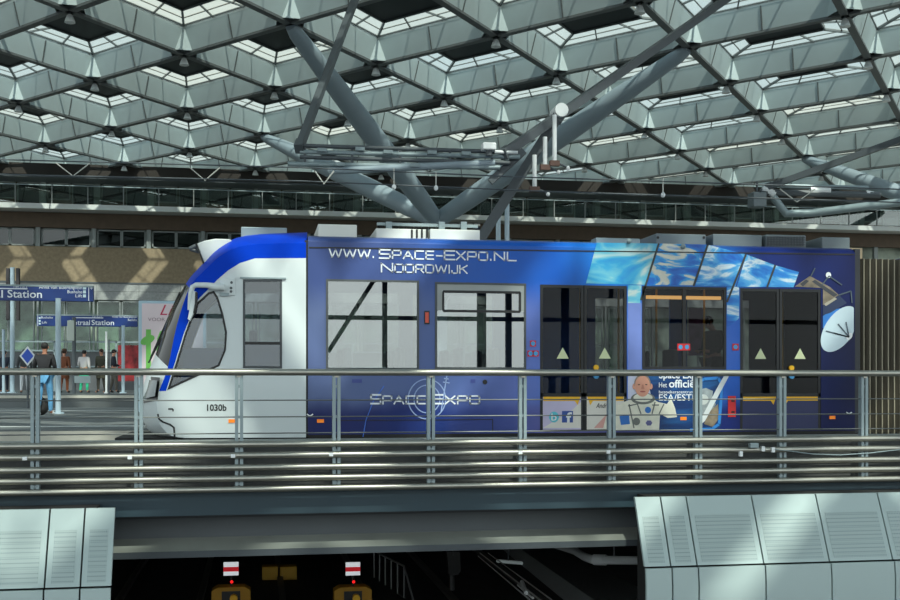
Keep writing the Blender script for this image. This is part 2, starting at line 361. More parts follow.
# ------------------------------------------------------------------ things in the dark lower hall
def buffer_stop(px, label):
    Y = 32; c = at(px, 569, Y); root = thing('buffer_stop', (c.x, Y, -6.2), label, 'buffer stop', 'buffer stops under the deck')
    zt = at(px, 587, Y).z
    b = MB().prism([(c.x-.55, Y, -6.1), (c.x-.55, Y, zt-.1), (c.x-.38, Y, zt), (c.x+.38, Y, zt), (c.x+.55, Y, zt-.1), (c.x+.55, Y, -6.1)], .5); b.build('body', mat('buffer_yellow', rgb(176, 128, 16), .6), root, bevel=.02)
    fr = MB().box(c.x-.26, c.x+.26, Y-.03, Y+.02, zt-.62, zt-.12).build('black_recess', M_black, root)
    MB().path([(c.x+.08, Y-.22, zt-.3), (c.x+.08, Y-.03, zt-.3)], .11, 12).build('buffer', M_yel, fr)
    MB().box(c.x-.6, c.x+.6, Y+.05, Y+.6, -6.2, -6.1).build('foot', M_rubber, root)
    MB().path([(c.x, Y+.1, zt), (c.x, Y+.1, c.z-.2)], .03, 8).build('mast', M_black, root)
    s = MB().box(c.x-.21, c.x+.21, Y+.02, Y+.06, c.z-.19, c.z+.19).build('stop_sign', mat('glow_sign_white', rgb(226, 232, 236), .5, emit=.55), root)  # sign faces given a slight glow to stay bright in the dark hall
    MB().box(c.x-.215, c.x+.215, Y+.012, Y+.021, c.z-.075, c.z+.055).build('red_bar', mat('glow_sign_red', rgb(190, 24, 36), .5, emit=.5), s)
    MB().ball((c.x+.02, Y+.02, at(px, 582, Y).z), .045, .04, .045).build('red_lamp', mat('red_lamp', rgb(240, 30, 30), .4, emit=1.2), root)
buffer_stop(231, 'yellow buffer stop with red and white sign, left one under the deck')
buffer_stop(353, 'yellow buffer stop with red and white sign, right one under the deck')
def simple_box(name, px0, px1, py0, py1, Y, depth, m, label, cat, group=None, z0=None, bevel=.03):
    a, c = at(px0, py0, Y), at(px1, py1, Y); z = c.z if z0 is None else z0
    o = MB().box(a.x, c.x, Y, Y+depth, z, a.z).build(name, m, None, bevel=bevel); return tag(o, label, cat, group)
mdy = mat('dim_yellow', rgb(170, 130, 20), .6)
for i, (a, c, lb) in enumerate(((262, 278, 'left of two dull yellow cabinets in the dark hall below the tram'), (280, 297, 'right of two dull yellow cabinets in the dark hall below the tram'))):
    p, q = at(a, 567, 40), at(c, 580, 40); rt = thing('yellow_cabinet', ((p.x+q.x)/2, 40.2, -6.2), lb, 'cabinet')
    MB().box(p.x, q.x, 40, 40.6, q.z, p.z).build('case', mdy, rt, bevel=.03); MB().box(p.x+.1, q.x-.1, 40.1, 40.5, -6.2, q.z).build('plinth', M_rubber, rt)
    MB().box(p.x+.08, q.x-.08, 39.97, 40.0, q.z+.06, p.z-.06).build('door', mdy, rt)
# stair rail below
rt = thing('stair_railing', at(380, 590, 38), 'dark railing sloping down a stair in the hall below', 'railing')
A, B_ = at(374, 551, 40), at(404, 566, 36); dz = .95
MB().path([A, B_, B_+Vector((.1, -2.5, -1.2))], .035, 8).build('handrail', mat('dim_rail', rgb(120, 122, 124), .5), rt)
for k in range(6):
    p = A.lerp(B_, k/5); MB().path([p, (p.x, p.y, p.z-1.1)], .025, 6).build('post', MATS['dim_rail'], rt)
MB().path([A+Vector((0, 0, -1.1)), B_+Vector((0, 0, -1.1))], .08, 6).build('stringer', M_bar, rt)
MB().path([(A.x, A.y, -6.2), A+Vector((0, 0, -1.1))], .06, 6).build('prop', M_bar, rt)
# black signal head hanging
p = at(454, 556, 30); rt = thing('hanging_signal', (p.x, 30, -1.12), 'black signal head hanging from the deck underside', 'signal')
MB().box(p.x-.03, p.x+.03, 29.97, 30.03, p.z, -1.12).build('hanger', M_black, rt)
MB().prism([at(447, 552, 30), at(460, 552, 30), at(461, 571, 30), at(458, 575, 30), at(449, 575, 30)], .3).build('head', mat('signal_black', rgb(14, 14, 15), .6), rt)
MB().path([at(452, 575, 30), at(452, 590, 30)], .08, 8).build('lower_lamp', M_black, rt)
# underside lengthways beam and pipe
struct(MB().add([at(498, 548, 44)+Vector((0, 0, .1)), at(530, 548, 44)+Vector((0, 0, .1)), at(690, 640, 19), at(612, 640, 19)] +
         [at(498, 548, 44)+Vector((0, 0, .6)), at(530, 548, 44)+Vector((0, 0, .6)), at(690, 640, 19)+Vector((0, 0, .5)), at(612, 640, 19)+Vector((0, 0, .5))],
         [(3, 2, 1, 0), (4, 5, 6, 7), (0, 1, 5, 4), (1, 2, 6, 5), (2, 3, 7, 6), (3, 0, 4, 7)]).build('trim_8', mat('lower_beam', rgb(120, 124, 124), .7)))
rt = thing('drain_pipe', at(600, 557, 18.4), 'pale grey pipe with an elbow under the deck beside the right cladding', 'pipe')
pp = mat('pipe_grey', rgb(190, 194, 194), .5)
MB().path([at(556, 545, 22), at(575, 551, 20.5), at(585, 557, 19.2), at(592, 559.5, 18.4), at(602, 560, 18.2), at(650, 560.5, 18.2)], .075, 12).build('pipe', pp, rt, smooth=True)
MB().path([at(594, 559.6, 18.35), at(606, 560, 18.2)], .095, 12).build('collar', pp, rt)
p = at(614, 560, 18.2); MB().path([p, (p.x, p.y, -1.12)], .012, 6).build('strap', M_bar, rt)
rt = thing('train_contact_wires', at(520, 575, 26), 'bright pair of contact wires in the dark hall below', 'wire')
for a, c in (((480, 553), (548, 606)), ((488, 553), (560, 606)), ((478, 556), (535, 604))):
    MB().path([at(a[0], a[1], 34), at(c[0], c[1], 20)], .018, 6).build('wire', M_wht, rt)
MB().path([at(522, 582, 24), at(526, 593, 23)], .05, 8).build('insulator', M_wht, rt); MB().path([at(518, 585, 24), at(533, 598, 22.6)], .03, 6).build('clamp', M_wht, rt)
rt = thing('tube_light', at(508, 562, 34), 'short pale fluorescent strip under the deck by the wires', 'lamp')
MB().beam(at(497, 561, 34), at(522, 563, 34), .2, .08).build('tube', mat('dim_tube', rgb(200, 214, 214), .5, emit=.12), rt)
p = at(508, 562, 34); MB().box(p.x-.02, p.x+.02, 33.98, 34.02, p.z+.03, -1.12).build('hanger', M_bar, rt)
for i in range(6):
    x = at(130+i*75, 560, 40).x
    struct(MB().box(x-.1, x+.1, 22, 60, -6.2, -6.05).build('trim_%d' % (9+i), mat('rail_steel', rgb(104, 102, 98), .5, .4)))
# ------------------------------------------------------------------ THE TRAM
tram = thing('tram', (0, YT+1.3, -.4), 'white, blue and space-themed articulated tram standing behind the tube railing', 'tram')
def T(px, py, o=0.0): return at(px, py, YT-o)
def Tp(pts, o=0.0): return [T(a, c, o) for a, c in pts]
W = 2.65; YF = YT+W
XS = T(308, 300).x; XE = T(855, 300).x; ZB = -.01; ZT = 3.13
rects = {'W1': ((326, 279), (419, 370)), 'W2': ((435, 282), (526, 369.5)), 'D1': ((540, 284.5), (627, 431)), 'W3': ((642, 286), (726, 369.5)), 'D2': ((740, 288), (821, 431))}
R = {}
for k_, (a, c) in rects.items():
    p, q = T(*a), T(*c); R[k_] = [p.x, q.x, max(q.z, .03), p.z]
def holed(x0, x1, z0, z1, holes, y0, y1):
    xs = sorted({x0, x1, *[h[0] for h in holes], *[h[1] for h in holes]}); zs = sorted({z0, z1, *[h[2] for h in holes], *[h[3] for h in holes]})
    b = MB()
    for i in range(len(xs)-1):
        # merge vertical runs
        run = None
        for j in range(len(zs)-1):
            cx, cz = (xs[i]+xs[i+1])/2, (zs[j]+zs[j+1])/2
            hole = any(h[0] < cx < h[1] and h[2] < cz < h[3] for h in holes)
            if not hole: run = (run[0], zs[j+1]) if run else (zs[j], zs[j+1])
            if (hole or j == len(zs)-2) and run: b.box(xs[i], xs[i+1], y0, y1, run[0], run[1]); run = None
    return b
H = list(R.values())
body = holed(XS, XE, ZB, ZT, H, YT, YT+.05).build('car_body', M_liv, tram)
holed(XS, XE, ZB, ZT, [R['W1'], R['W2'], R['W3'], [R['D2'][0]+.1, R['D2'][1]-.1, 1.0, R['D2'][3]]], YF-.05, YF).build('far_side_body', M_liv, tram)
holed(XS, XE, .33, 2.8, H, YT+.055, YT+.09).build('inner_lining', mat('tram_lining', rgb(150, 152, 150), .6), tram)
# roof
prof = [(0, ZT), (.02, ZT+.04), (.09, ZT+.085), (.22, ZT+.115), (.6, ZT+.13), (W-.6, ZT+.13), (W-.22, ZT+.115), (W-.09, ZT+.085), (W-.02, ZT+.04), (W, ZT)]
P = [Vector((x, YT+y, z)) for x in (XS, XE) for y, z in prof]; n = len(prof)
MB().add(P, [(k, k+1, n+k+1, n+k) for k in range(n-1)]+[tuple(range(n-1, -1, -1)), tuple(range(n, 2*n))]).build('roof', M_liv, tram, smooth=True)
MB().box(XS+.05, XE-.05, YT+.1, YF-.1, ZT-.30, ZT-.26).build('ceiling_lining', mat('tram_ceiling', rgb(70, 72, 74), .6), tram)
ga, gb = T(309, 247.5), T(854, 254.5); MB().beam(ga+Vector((0, -.004, 0)), gb+Vector((0, -.004, 0)), .02, .012, (0, 1, 0)).build('gutter', M_black, tram)
MB().box(XS+.05, XE-.05, YT+.1, YF-.1, .28, .33).build('car_floor', M_bar, tram)
MB().box(XS-3, XE+.2, YT+.08, YF-.08, -.40, ZB).build('underframe', M_rubber, tram)
for x in (-.2, 1.7, 8.2, 10.0): MB().path([(x, YT+.25, -.1), (x, YT+.4, -.1)], .29, 20).build('wheel', M_rubber, tram)
# windows with frames
def win(r, gm, fw=.05, name='window_frame', yo=.012, split=None, deep=.04, vs=None):
    x0, x1, z0, z1 = r
    b = MB().box(x0, x1, YT-yo, YT+.03, z1-fw, z1).box(x0, x1, YT-yo, YT+.03, z0, z0+fw).box(x0, x0+fw, YT-yo, YT+.03, z0+fw, z1-fw).box(x1-fw, x1, YT-yo, YT+.03, z0+fw, z1-fw)
    if split: b.box(x0+fw, x1-fw, YT-yo-.005, YT+.03, split-.025, split+.025)
    if vs: b.box(vs-.03, vs+.03, YT-yo, YT+.03, z0+fw, z1-fw)
    f = b.build(name, M_black if gm is not G_pale else mat('window_rubber', rgb(74, 78, 80), .6), tram)
    MB().box(x0+.01, x1-.01, YT-.002, YT+.004, z0+.01, z1-.01).build('pane', gm, f); return f
win(R['W1'], G_pale, .035); zsplit = T(480, 311).z
f = win(R['W2'], G_pale, .035)
hx0, hx1 = T(443, 300).x, T(520, 300).x; ht = T(443, 291.5).z
MB().box(hx0, hx1, YT-.02, YT-.004, ht-.02, ht+.02).box(hx0, hx1, YT-.02, YT-.004, zsplit-.025, zsplit+.015).box(hx0-.015, hx0+.02, YT-.02, YT-.004, zsplit, ht).box(hx1-.02, hx1+.015, YT-.02, YT-.004, zsplit, ht).build('hopper_frame', M_black, f)
gz = mat('window_grey_band', rgb(150, 154, 152), .5)
MB().box(R['W2'][0]+.035, R['W2'][1]-.035, YT-.006, YT-.003, ht+.02, R['W2'][3]-.035).box(R['W2'][0]+.035, hx0-.015, YT-.006, YT-.003, zsplit, ht+.02).box(hx1+.015, R['W2'][1]-.035, YT-.006, YT-.003, zsplit, ht+.02).build('hopper_surround', gz, f)
win(R['W3'], G_dark, .045, vs=T(684, 300).x)
# doors: two leaves each, glass above a wrapped lower panel
lilac = mat('door_lilac', rgb(196, 186, 214), .4, var=.12, scale=1.2); cream = mat('door_cream', rgb(222, 216, 206), .4); navy = mat('door_navy', rgb(24, 34, 84), .35)
tri_m = mat('pale_yellow_sticker', rgb(206, 212, 168), .6)
def door(r, mid, yel, lows, tris, knob):
    for s, (x0, x1) in enumerate(((r[0], mid), (mid, r[1]))):
        zl = T(540 if r is R['D1'] else 740, 395).z; fw = .05
        b = MB().box(x0+.006, x1-.006, YT+.005, YT+.05, r[3]-fw, r[3]).box(x0+.006, x1-.006, YT+.005, YT+.05, zl-.03, zl+.03).box(x0+.006, x0+fw, YT+.005, YT+.05, r[2], r[3]-fw).box(x1-fw, x1-.006, YT+.005, YT+.05, r[2], r[3]-fw).box(x0+.05, x1-.05, YT+.005, YT+.05, r[2], r[2]+.03)
        d = b.build('door', M_black, tram)
        MB().box(x0+fw, x1-fw, YT+.02, YT+.026, zl+.03, r[3]-fw).build('pane', G_dark, d)
        MB().box(x0+fw, x1-fw, YT+.008, YT+.04, r[2]+.03, zl-.03).build('lower_panel', lows[s], d)
        h = .07; xa, xb = x0+fw+.01, x1-fw-.01; y = YT+.002
        if s == 0: pts = [(xa, y, zl-.03), (xb, y, zl-.03), (xb-.05, y, zl-.17), (xb-.1, y, zl-.03-h), (xa, y, zl-.03-h)]
        else: pts = [(xa, y, zl-.03), (xb, y, zl-.03), (xb, y, zl-.03-h), (xa+.1, y, zl-.03-h), (xa+.05, y, zl-.17)]
        flat('yellow_arrow', pts, M_yel, d)
        tx, tz = tris[s]; c = T(tx, tz); flat('triangle_sticker', [(c.x-.105, YT+.014, c.z-.085), (c.x+.105, YT+.014, c.z-.085), (c.x, YT+.014, c.z+.1)], tri_m, d, .004)
    kx = T(*knob); MB().path([(kx.x, YT-.02, kx.z), (kx.x, YT+.02, kx.z)], .045, 14).build('door_button', M_yel, tram)
    MB().path([(kx.x, YT-.02, kx.z-.14), (kx.x, YT+.02, kx.z-.14)], .05, 14).build('door_button', mat('button_blue', rgb(60, 140, 190), .4), tram)
door(R['D1'], T(584, 300).x, True, (lilac, cream), ((563, 353.5), (605, 353.5)), (596, 367.5))
door(R['D2'], T(779.5, 300).x, True, (navy, navy), ((761, 354), (800.5, 354)), (791.5, 368))
# door graphics
tw = flat('bird_badge', ellipse(T(554, 417, -.002), .085, .09, n=20), mat('badge_cyan', rgb(90, 190, 205), .4), tram, .004)
q = T(554, 417, .003); lettering('b', q.x-.045, q.x+.045, q.z-.06, q.z+.06, q.y, M_wht, tw)
q0, q1 = T(562, 411, -.002), T(573, 422.5, -.002); fb = flat('letter_badge', [(q0.x, q0.y, q0.z), (q1.x, q0.y, q0.z), (q1.x, q0.y, q1.z), (q0.x, q0.y, q1.z)], mat('badge_blue', rgb(40, 74, 150), .4), tram, .004)
lettering('f', q0.x+.07, q1.x-.02, q1.z, q0.z-.02, YT-.003, M_wht, fb, bold=.03)
flat('door_sweep', Tp([(594, 428), (606, 415), (618, 408), (625, 407), (625, 428)], -.003), mat('sweep_pink', rgb(214, 160, 150), .5), tram, .004)
flat('door_sweep', Tp([(543, 428), (556, 420), (572, 410), (581, 402), (581, 428)], -.004), cream, tram, .003)
q0, q1 = T(596, 408), T(609, 403); lettering('Andre', q0.x, q1.x, q0.z, q1.z, YT-.001, M_black, tram, name='signature', shear=.4)
# --- wrap graphics
e1 = earth_material('earth_teal', [(.36, (24, 130, 205)), (.48, (50, 160, 208)), (.58, (110, 188, 208)), (.66, (200, 214, 210)), (.75, (110, 190, 210))], 1.2)
e2 = earth_material('earth_clouds', [(.36, (4, 70, 170)), (.46, (12, 112, 204)), (.515, (50, 160, 220)), (.54, (208, 208, 194)), (.6, (222, 220, 206)), (.66, (30, 140, 210))], 1.5)
e3 = earth_material('earth_blue', [(.36, (10, 90, 190)), (.47, (34, 134, 216)), (.53, (90, 176, 228)), (.58, (222, 234, 240)), (.66, (60, 150, 215))], 1.6)
pan = [([(597, 242.5), (658, 243.5), (645, 284.8), (586, 283.2)], e1), ([(659.5, 243.5), (707, 244.5), (694, 285.2), (646.5, 284.8)], e2), ([(708.5, 245), (745, 254), (735.5, 286.4), (695.5, 285.3)], e3), ([(746.5, 254.5), (774.5, 265), (766.5, 287), (737, 286.6)], e3), ([(776, 265.5), (799, 272), (793.5, 287.2), (768, 287)], e3)]
for pts, m in pan: flat('earth_graphic', Tp(pts, .006), m, tram)
flat('earth_graphic', Tp([(628, 285), (641.5, 285.4), (640, 303), (628, 303)], .006), e1, tram)
flat('earth_graphic', Tp([(727, 286.6), (739, 287), (739, 318), (733, 324), (727, 327)], .006), e3, tram)
b = MB()
for a, c in (((658.8, 243.5), (641, 300)), ((707.8, 244.7), (693.5, 286)), ((746, 254.3), (727, 302)), ((775.3, 265), (767, 287.5))):
    MB().beam(T(*a, .01), T(*c, .01), .035, .004, (0, 1, 0)).build('array_strut', mat('strut_dark', rgb(48, 52, 50), .5), tram)
flat('haze_graphic', Tp([(628, 303), (641.5, 303), (641.5, 370), (628, 376)], .005), mat('lilac_haze', rgb(112, 132, 202), .4, var=.2, scale=1.2), tram, .004)
gold = mat('craft_gold', rgb(132, 118, 98), .4, var=.35, scale=9)
flat('spacecraft_body', Tp([(795, 286.5), (810, 276), (830, 287), (839, 295), (823, 305), (823, 288)], .008), gold, tram)
flat('spacecraft_base', Tp([(823, 305), (839, 295), (847, 303), (830, 313), (823, 315)], .008), mat('craft_navy', rgb(26, 44, 80), .4), tram)
flat('spacecraft_ring', Tp([(823, 316), (832, 310), (842, 308), (836, 316), (828, 330), (823, 328)], .007), mat('craft_blue', rgb(40, 120, 200), .4), tram)
flat('spacecraft_panel', Tp([(812, 281.5), (815, 279.8), (837.5, 294.5), (834, 297)], .011), mat('craft_panel_dark', rgb(58, 60, 66), .4), tram); flat('spacecraft_panel', Tp([(800, 284), (806, 279.5), (809, 281), (803, 286.5)], .011), mat('craft_panel_dark', rgb(58, 60, 66), .4), tram); flat('spacecraft_panel', Tp([(824, 304), (835, 297.5), (837, 299), (826, 306)], .011), mat('craft_panel_light', rgb(176, 168, 150), .4), tram)
dishm = mat('dish_pale', rgb(196, 214, 222), .4, var=.06, scale=2)
c = T(839.5, 329, .010); dish = [p for p in ellipse(c, .47, .26, math.radians(52), 40)]
xl = T(853.5, 320).x; dish = [Vector((min(p.x, xl), p.y, p.z)) for p in dish]
dd = flat('dish', dish, dishm, tram)
q = T(849.5, 336.5, .014); flat('dish_feed', ellipse(q, .075, .045, .9, 16), M_wht, dd)
b = MB()
for a, c in (((834, 333), (849, 337)), ((838, 324), (849, 337)), ((826, 331), (849, 337)), ((846, 322), (849, 337)), ((811, 276), (815, 268)), ((829, 276), (842, 285)), ((822, 285), (829, 276)), ((839, 295), (851, 291)), ((851, 291), (852, 303))): MB().beam(T(*a, .016), T(*c, .016), .022, .003, (0, 1, 0)).build('spacecraft_antenna', mat('antenna_grey', rgb(70, 84, 96), .4), tram)
flat('small_dish', ellipse(T(828.5, 275, .017), .05, .05, 0, 14), M_wht, tram)
# panel with the spaceman
flat('poster_graphic', Tp([(645, 375), (722, 375), (724, 380), (721, 426), (716, 431), (628, 431), (628, 404)], .006), earth_material('poster_sky', [(.3, (12, 44, 96)), (.5, (16, 62, 118)), (.62, (30, 90, 150)), (.8, (20, 60, 110))], 1.6), tram)
flat('pale_haze', Tp([(628, 372), (646, 372), (652, 400), (640, 414), (628, 416)], .0065), mat('haze_pale', rgb(206, 206, 226), .4, var=.1, scale=2), tram)
b = MB()
fr_ = [(694, 385), (704, 379), (718, 378), (722, 384), (721, 400), (719, 424), (712, 429), (690, 430)]
for a, c in zip(fr_[:-1], fr_[1:]): b.beam(T(*a, .012), T(*c, .012), .05, .004, (0, 1, 0))
b.build('poster_outline', mat('outline_blue', rgb(40, 130, 210), .4), tram)
suit = mat('suit_cream', rgb(226, 222, 204), .5, var=.08, scale=7); suitd = mat('suit_grey', rgb(110, 112, 106), .5)
an = flat('spaceman_suit', Tp([(612, 431), (613, 418), (616, 408), (624, 402), (634, 398), (652, 398), (658, 402), (667, 404), (671, 398), (675, 408), (677, 417), (668, 418), (660, 414), (659, 431)], .009), suit, tram)
flat('spaceman_arm', Tp([(603, 429), (606, 417), (612, 408), (619, 404), (620, 429)], .002), suit, tram, .003)
flat('helmet_ring', ellipse(T(643, 398.5, .012), .215, .10, 0, 26), suitd, an); flat('helmet_collar', ellipse(T(643, 397.6, .015), .17, .075, 0, 26), suit, an)
sk = mat('print_skin', rgb(220, 156, 130), .5); hr = mat('print_hair', rgb(150, 130, 116), .6)
flat('printed_head', ellipse(T(642.5, 386.2, .018), .135, .178, 0, 26), sk, an)
b = MB()
b.prism(ellipse(T(634.2, 386.5, .017), .03, .05, 0, 12), .003).prism(ellipse(T(651, 386.5, .017), .03, .05, 0, 12), .003)
b.build('printed_ear', sk, an)
b = MB(); b.prism(ellipse(T(642.5, 383.6, .0172), .146, .16, 0, 26), .002); b.build('printed_hair', hr, an)
b = MB()
for px in (639, 646.3): b.prism(ellipse(T(px, 384.6, .021), .02, .009, 0, 10), .002)
b.build('printed_eye', mat('print_dark', rgb(60, 44, 40), .6), an)
flat('printed_nose', Tp([(642, 384.5), (643.4, 384.5), (644.4, 389), (641.2, 389)], .021), mat('print_shade', rgb(196, 128, 106), .5), an, .002)
flat('printed_mouth', ellipse(T(642.8, 391.6, .021), .05, .013, 0, 12), mat('print_lip', rgb(170, 84, 78), .5), an, .002)
flat('suit_emblem', ellipse(T(648, 410, .012), .055, .055, 0, 16), mat('emblem_blue', rgb(30, 110, 190), .4), an)
flat('suit_patch', ellipse(T(649, 423, .012), .06, .05, 0, 6), mat('patch_violet', rgb(92, 92, 140), .4), an)
flat('suit_valve', ellipse(T(636.5, 421.5, .012), .065, .065, 0, 16), suitd, an)
flat('suit_pocket', Tp([(619.5, 416), (629, 415), (630, 424), (621, 425)], .012), mat('pocket_blue', rgb(38, 110, 190), .4), an)
b = MB()
for a, c in (((636, 400), (641, 414)), ((655, 402), (652, 414)), ((629, 404), (634, 428)), ((659, 414), (664, 404)), ((628, 406), (637, 404)), ((652, 405), (659, 405))): MB().beam(T(*a, .013), T(*c, .013), .02, .003, (0, 1, 0)).build('suit_strap', suitd, an)
flat('instrument_print', Tp([(693, 398), (698, 390), (706, 388), (713, 391), (712, 400), (716, 404), (711, 412), (700, 415), (694, 410)], .010), mat('instrument_grey', rgb(150, 158, 160), .5, var=.3, scale=8), tram)
flat('instrument_print', ellipse(T(703.5, 399.5, .013), .09, .09, 0, 18), mat('instrument_pale', rgb(196, 200, 196), .5), tram)
flat('boom_print', Tp([(724, 376), (729, 376), (721, 391), (705, 421), (700, 425), (702, 417), (716, 390)], .022), mat('boom_white', rgb(216, 220, 220), .5), tram)
flat('instrument_print', Tp([(704, 424), (709, 412), (718, 404), (719, 418), (713, 427)], .011), gold, tram)
def ttext(s, px0, px1, py0, py1, m, bold=0, o=.012, name='lettering', shear=0):
    a, c = T(px0, py1, o), T(px1, py0, o); zl = (T(px0, py1).z+T(px1, py1).z)/2; zh = (T(px0, py0).z+T(px1, py0).z)/2
    return lettering(s, a.x, c.x, zl, zh, YT-o, m, tram, name, bold, shear)
GL = {'W': (1.55, [[(0, 1), (.23, 0), (.5, .95), (.77, 0), (1, 1)]]), 'S': (1.1, [[(1, 1), (0, 1), (0, .5), (1, .5), (1, 0), (0, 0)]]), 'P': (1.1, [[(0, 0), (0, 1), (1, 1), (1, .42), (0, .42)]]),
      'A': (1.2, [[(0, 0), (.5, 1), (1, 0)], [(.2, .33), (.8, .33)]]), 'C': (1.1, [[(1, 1), (0, 1), (0, 0), (1, 0)]]), 'E': (1.0, [[(1, 1), (0, 1), (0, 0), (1, 0)], [(0, .5), (.95, .5)]]),
      'X': (1.1, [[(0, 0), (1, 1)], [(0, 1), (1, 0)]]), 'O': (1.15, [[(.08, 0), (0, .12), (0, .88), (.08, 1), (.92, 1), (1, .88), (1, .12), (.92, 0), (.08, 0)]]), 'N': (1.1, [[(0, 0), (0, 1), (1, 0), (1, 1)]]), 'L': (.95, [[(0, 1), (0, 0), (1, 0)]]),
      'R': (1.1, [[(0, 0), (0, 1), (1, 1), (1, .45), (0, .45)], [(.55, .45), (1, 0)]]), 'D': (1.1, [[(0, 0), (0, 1), (.85, 1), (1, .82), (1, .18), (.85, 0), (0, 0)]]), 'I': (.12, [[(.5, 0), (.5, 1)]]), 'J': (.8, [[(1, 1), (1, 0), (0, 0), (0, .3)]]),
      'K': (1.05, [[(0, 0), (0, 1)], [(0, .45), (1, 1)], [(.35, .6), (1, 0)]]), '.': (.16, [[(.5, 0), (.5, .1)]]), '-': (.6, [[(0, .45), (1, .45)]])}
def sqtext(s, px0, px1, py0, py1, m, wf=.15, o=.010):
    a, c = T(px0, py1, o), T(px1, py0, o); z0 = (T(px0, py1).z+T(px1, py1).z)/2; z1 = (T(px0, py0).z+T(px1, py0).z)/2
    w = (z1-z0)*wf; gap = .34; tot = sum(GL[x][0] for x in s)+gap*(len(s)-1); u = (c.x-a.x)/tot; x = a.x; b = MB()
    for ch in s:
        gw, st = GL[ch]
        for pl in st:
            P = [Vector((x+p[0]*gw*u, YT-o, z0+w/2+p[1]*(z1-z0-w))) for p in pl]
            for p, q in zip(P[:-1], P[1:]): d = (q-p).normalized()*w*.45; b.beam(p-d, q+d, w, .004, (0, 1, 0))
        x += (gw+gap)*u
    return b.build('lettering', m, tram)
M_let = mat('lettering_white', rgb(230, 234, 240), .4)
for s, a, c, h0, h1 in (('WWW', 329.5, 370, 249, 258.2), ('.', 372, 374.5, 249, 258.2), ('S', 379.5, 390, 249.2, 259), ('PACE', 392.5, 433.5, 250.3, 259.5), ('-', 436.5, 442, 251, 260), ('E', 444.5, 454.5, 250.2, 260.3), ('XPO', 456.5, 487.5, 251.4, 260.7), ('.', 489.5, 492, 251.6, 261), ('NL', 494.5, 516, 251.8, 261.2)): sqtext(s, a, c, h0, h1, M_let)
for s, a, c, h0, h1 in (('N', 381.5, 392.5, 262.8, 272.6), ('OORDWIJK', 395, 467, 264.4, 273.4)): sqtext(s, a, c, h0, h1, M_let, .14)
for s, a, c, h0, h1 in (('S', 371, 380.5, 394, 404.4), ('PACE', 383, 425, 395.3, 404.4), ('E', 434, 443, 394, 404.4), ('XPO', 445.5, 479.5, 395.3, 404.4)): sqtext(s, a, c, h0, h1, M_let, .16)
ringm = mat('orbit_pale', rgb(150, 170, 214), .4)
for rx in (.31, .215):
    c = T(427, 399, .009); b = MB(); pts = ellipse(c, rx, rx*1.05, 0, 41)
    for a, q in zip(pts, pts[1:]+pts[:1]): b.beam(a, q, .018, .003, (0, 1, 0))
    b.build('orbit_ring', ringm, tram)
b = MB()
for a, c in (((441, 412), (447, 375)), ((443, 382), (449.5, 383)), ((444, 378.5), (448.5, 379))): b.beam(T(*a, .011), T(*c, .011), .018, .003, (0, 1, 0))
b.build('orbit_cross', ringm, tram)
b = MB(); cv = [(363, 437), (366, 420), (373, 402), (384, 386)]
for a, c in zip(cv[:-1], cv[1:]): b.beam(T(*a, .009), T(*c, .009), .014, .003, (0, 1, 0))
b.build('blue_streak', mat('streak_blue', rgb(60, 110, 210), .4), tram)
ttext('Space Expo', 659, 701, 371.5, 380.6, M_let, .02, .016); ttext('Het', 659, 667, 382.4, 387.4, M_let, 0, .016)
ttext('officiële', 669, 702, 379.6, 387.6, M_let, .02, .016); ttext('bezoekerscentrum van', 659, 702, 390.4, 393.4, M_let, 0, .016); ttext('ESA/ESTEC', 659, 703, 394.2, 400.6, M_let, .006, .016)
# small markings
def mark(px, py, w, h, m, o=.012, name='marking', dy=.01):
    c = T(px, py, o); return MB().box(c.x-w/2, c.x+w/2, c.y, c.y+dy, c.z-h/2, c.z+h/2).build(name, m, tram)
lens = mark(427, 317.5, .085, .22, M_black, .02, 'signal_lamp', .02); c = T(427, 317.5, .03)
MB().box(c.x-.028, c.x+.028, c.y, c.y+.012, c.z-.085, c.z+.085).build('red_lens', mat('red_lens', rgb(206, 70, 44), .3), lens)
for px, py in ((232, 421), (320.5, 421), (683.5, 418.5), (832.5, 417.5)): mark(px, py, .11, .055, M_orange, .014, 'side_marker')
mark(732, 406.5, .14, .36, M_red, .012, 'red_hatch')
stick = mat('sticker_blue', rgb(60, 150, 205), .4)
for px, py in ((533, 343.5), (530.5, 353.5), (535.8, 353.5), (680.6, 347), (687, 347), (735.6, 347)):
    w = .115 if px > 600 else .1; s = mark(px, py, w, w, M_red, .014, 'sticker', .004); c = T(px, py, .018)
    flat('pictogram', ellipse(c, .038, .038, 0, 12), stick, s, .003)
mark(733, 401, .06, .03, M_black, .016); mark(733, 412, .06, .03, M_black, .016)
for px, py, w in ((357, 381, .16), (473, 381, .08)): mark(px, py, w, .06, mat('hatch_blue', rgb(58, 72, 140), .4), .008, 'hatch')
flat('round_hatch', ellipse(T(485, 382, .01), .04, .04, 0, 14), M_black, tram)
for px, py in ((310, 416), (849, 414)):
    c = T(px, py, .02); MB().path([c+Vector((-.05, 0, .03)), c, c+Vector((.05, 0, .03))], .012, 6).build('jacking_hook', M_wht, tram)
p0, p1 = T(333, 420), T(493, 432); b = MB().box(p0.x, p1.x, YT-.01, YT+.001, p0.z-.012, p0.z).box(p0.x, p0.x+.012, YT-.01, YT+.001, p1.z, p0.z).box(p1.x-.012, p1.x, YT-.01, YT+.001, p1.z, p0.z); b.build('panel_joint', M_black, tram)
MB().box(XS, XE, YT-.004, YT+.02, ZB-.05, ZB+.03).build('sill', M_rubber, tram)
